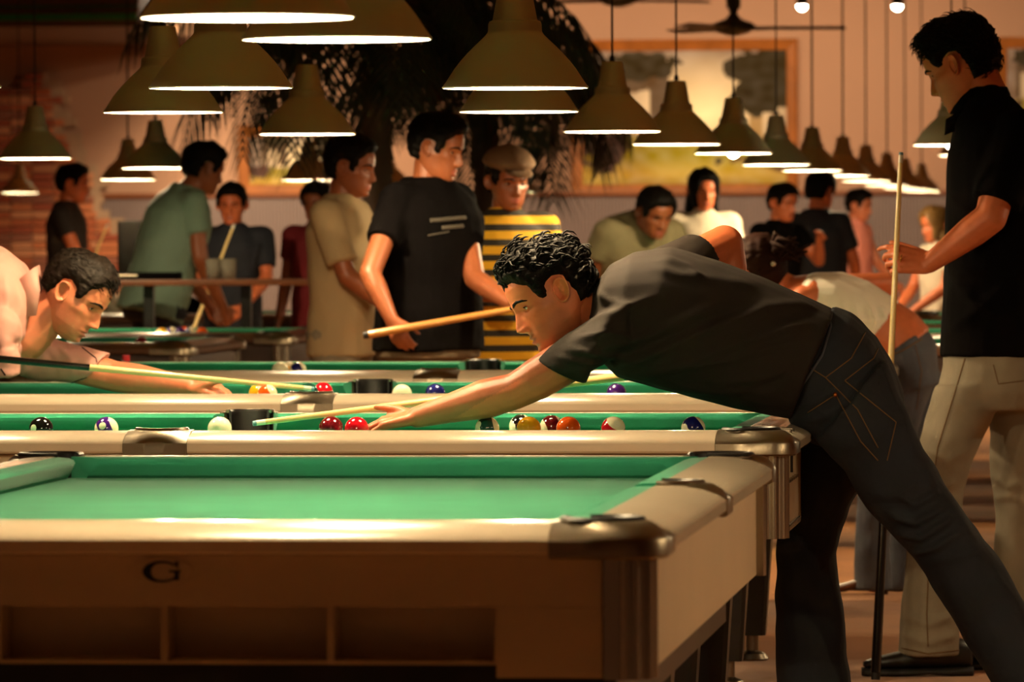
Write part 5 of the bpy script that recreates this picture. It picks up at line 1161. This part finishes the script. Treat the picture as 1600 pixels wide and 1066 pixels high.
for i, x in enumerate((-9, -5, -1, 3)):  # unseen spots added as fill and for reflections in the lamp shades
    l = bpy.data.lights.new('spot_light', 'SPOT'); l.energy = 35; l.color = (1, .76, .48); l.spot_size = 2.2; l.spot_blend = 1; l.shadow_soft_size = .05
    t = empty('ceiling_spotlight', (x, -3.2, 3.3)); tag(t, 'added fill light behind the photographer', 'spotlight', 'added fill lights behind the photographer')
    MB().tube([(0, 0, .08), (0, 0, CEIL-3.3)], .012, 8).build('stem', M_BLKPL, t); MB().lathe([(.05, -.02), (.055, .03), (.03, .08), (.012, .085)], 20).build('housing', M_BLKPL, t, True)
    lo = bpy.data.objects.new('spot_light', l); COL.objects.link(lo); lo.parent = t; lo.location = (0, -.06, -.08); lo.rotation_euler = Vector((0, -2.8, -1.2)).to_track_quat('-Z', 'Y').to_euler()

# ================================================================ PALMS
def palm(px, py, Y, label, nf, seed, length=1.5, m_leaf=None, trunk_top=None):
    rnd = random.Random(seed); c = at(px, py, Y); t = empty('palm_tree', (c.x, Y, 0)); tag(t, label, 'palm', 'palms'); top = Vector((0, 0, c.z))
    mt = mat('palm_trunk', (62, 46, 32), .9, bump=.6, bscale=25); ml = mat('palm_leaf', (30, 36, 18), .6)
    prof = [(.10, 0.3)]
    z = .3; mbt = MB(); pr = []
    while z < c.z: pr += [(.085, z), (.070, z+.07)]; z += .075
    mbt.lathe(pr, 14).build('trunk', mt, t, True)
    MB().lathe([(.20, 0), (.24, .05), (.28, .38), (.26, .40), (.25, .36)], 24).build('planter', mat('planter_clay', (110, 60, 36), .8), t, True); MB().lathe([(.02, .33), (.25, .34)], 24).build('soil', mat('soil', (30, 20, 12), .95), t)
    for k in range(nf):
        az = 2*PI*k/nf+rnd.uniform(-.25, .25); el = rnd.uniform(.1, 1.15); L = length*rnd.uniform(.8, 1.15); dr = rnd.uniform(.9, 1.7)
        d = Vector((math.cos(az), math.sin(az), 0)); sd = Vector((-d.y, d.x, 0)); n = 16; pts = []; p = top.copy(); ang = el
        for i in range(n+1):
            pts.append(p.copy()); p = p+(d*math.cos(ang)+Vector((0, 0, math.sin(ang))))*(L/n); ang -= (dr+el)/n*1.15
        mb = MB(); mb.tube(pts, [.012*(1-.8*i/n)+.002 for i in range(n+1)], 5)
        for i in range(2, n+1):
            for sub in (0, .5):
                if i == n and sub: continue
                q = pts[i].lerp(pts[min(i+1, n)], sub); tn = (pts[min(i+1, n)]-pts[i-1]).normalized(); ll = .34*L*math.sin(min(1, (i+sub)/n*.92+.08)*PI*.8+.35)*rnd.uniform(.8, 1.1)
                for s in (-1, 1):
                    dirv = (sd*s*.75+tn*.6+Vector((0, 0, -.25))).normalized(); tip = q+dirv*ll+Vector((0, 0, -.55*ll*rnd.uniform(.6, 1.1))); mid = q+dirv*ll*.5+Vector((0, 0, -.06*ll)); wv = tn*.016
                    kk = len(mb.V); mb.V += [q-wv*.5, q+wv*.5, mid+wv, mid-wv, tip]; mb.F += [(kk, kk+1, kk+2, kk+3), (kk+3, kk+2, kk+4)]; mb.I += [0, 0]
        mb.build('frond', ml, t)
palm(590, 40, 30.3, 'large dark palm behind the lamps left of centre', 26, 4, 1.45)
palm(760, 120, 34.6, 'slender palm whose drooping fronds hang behind the top centre lamp', 20, 9, 1.25)
print('objects', len(bpy.data.objects))
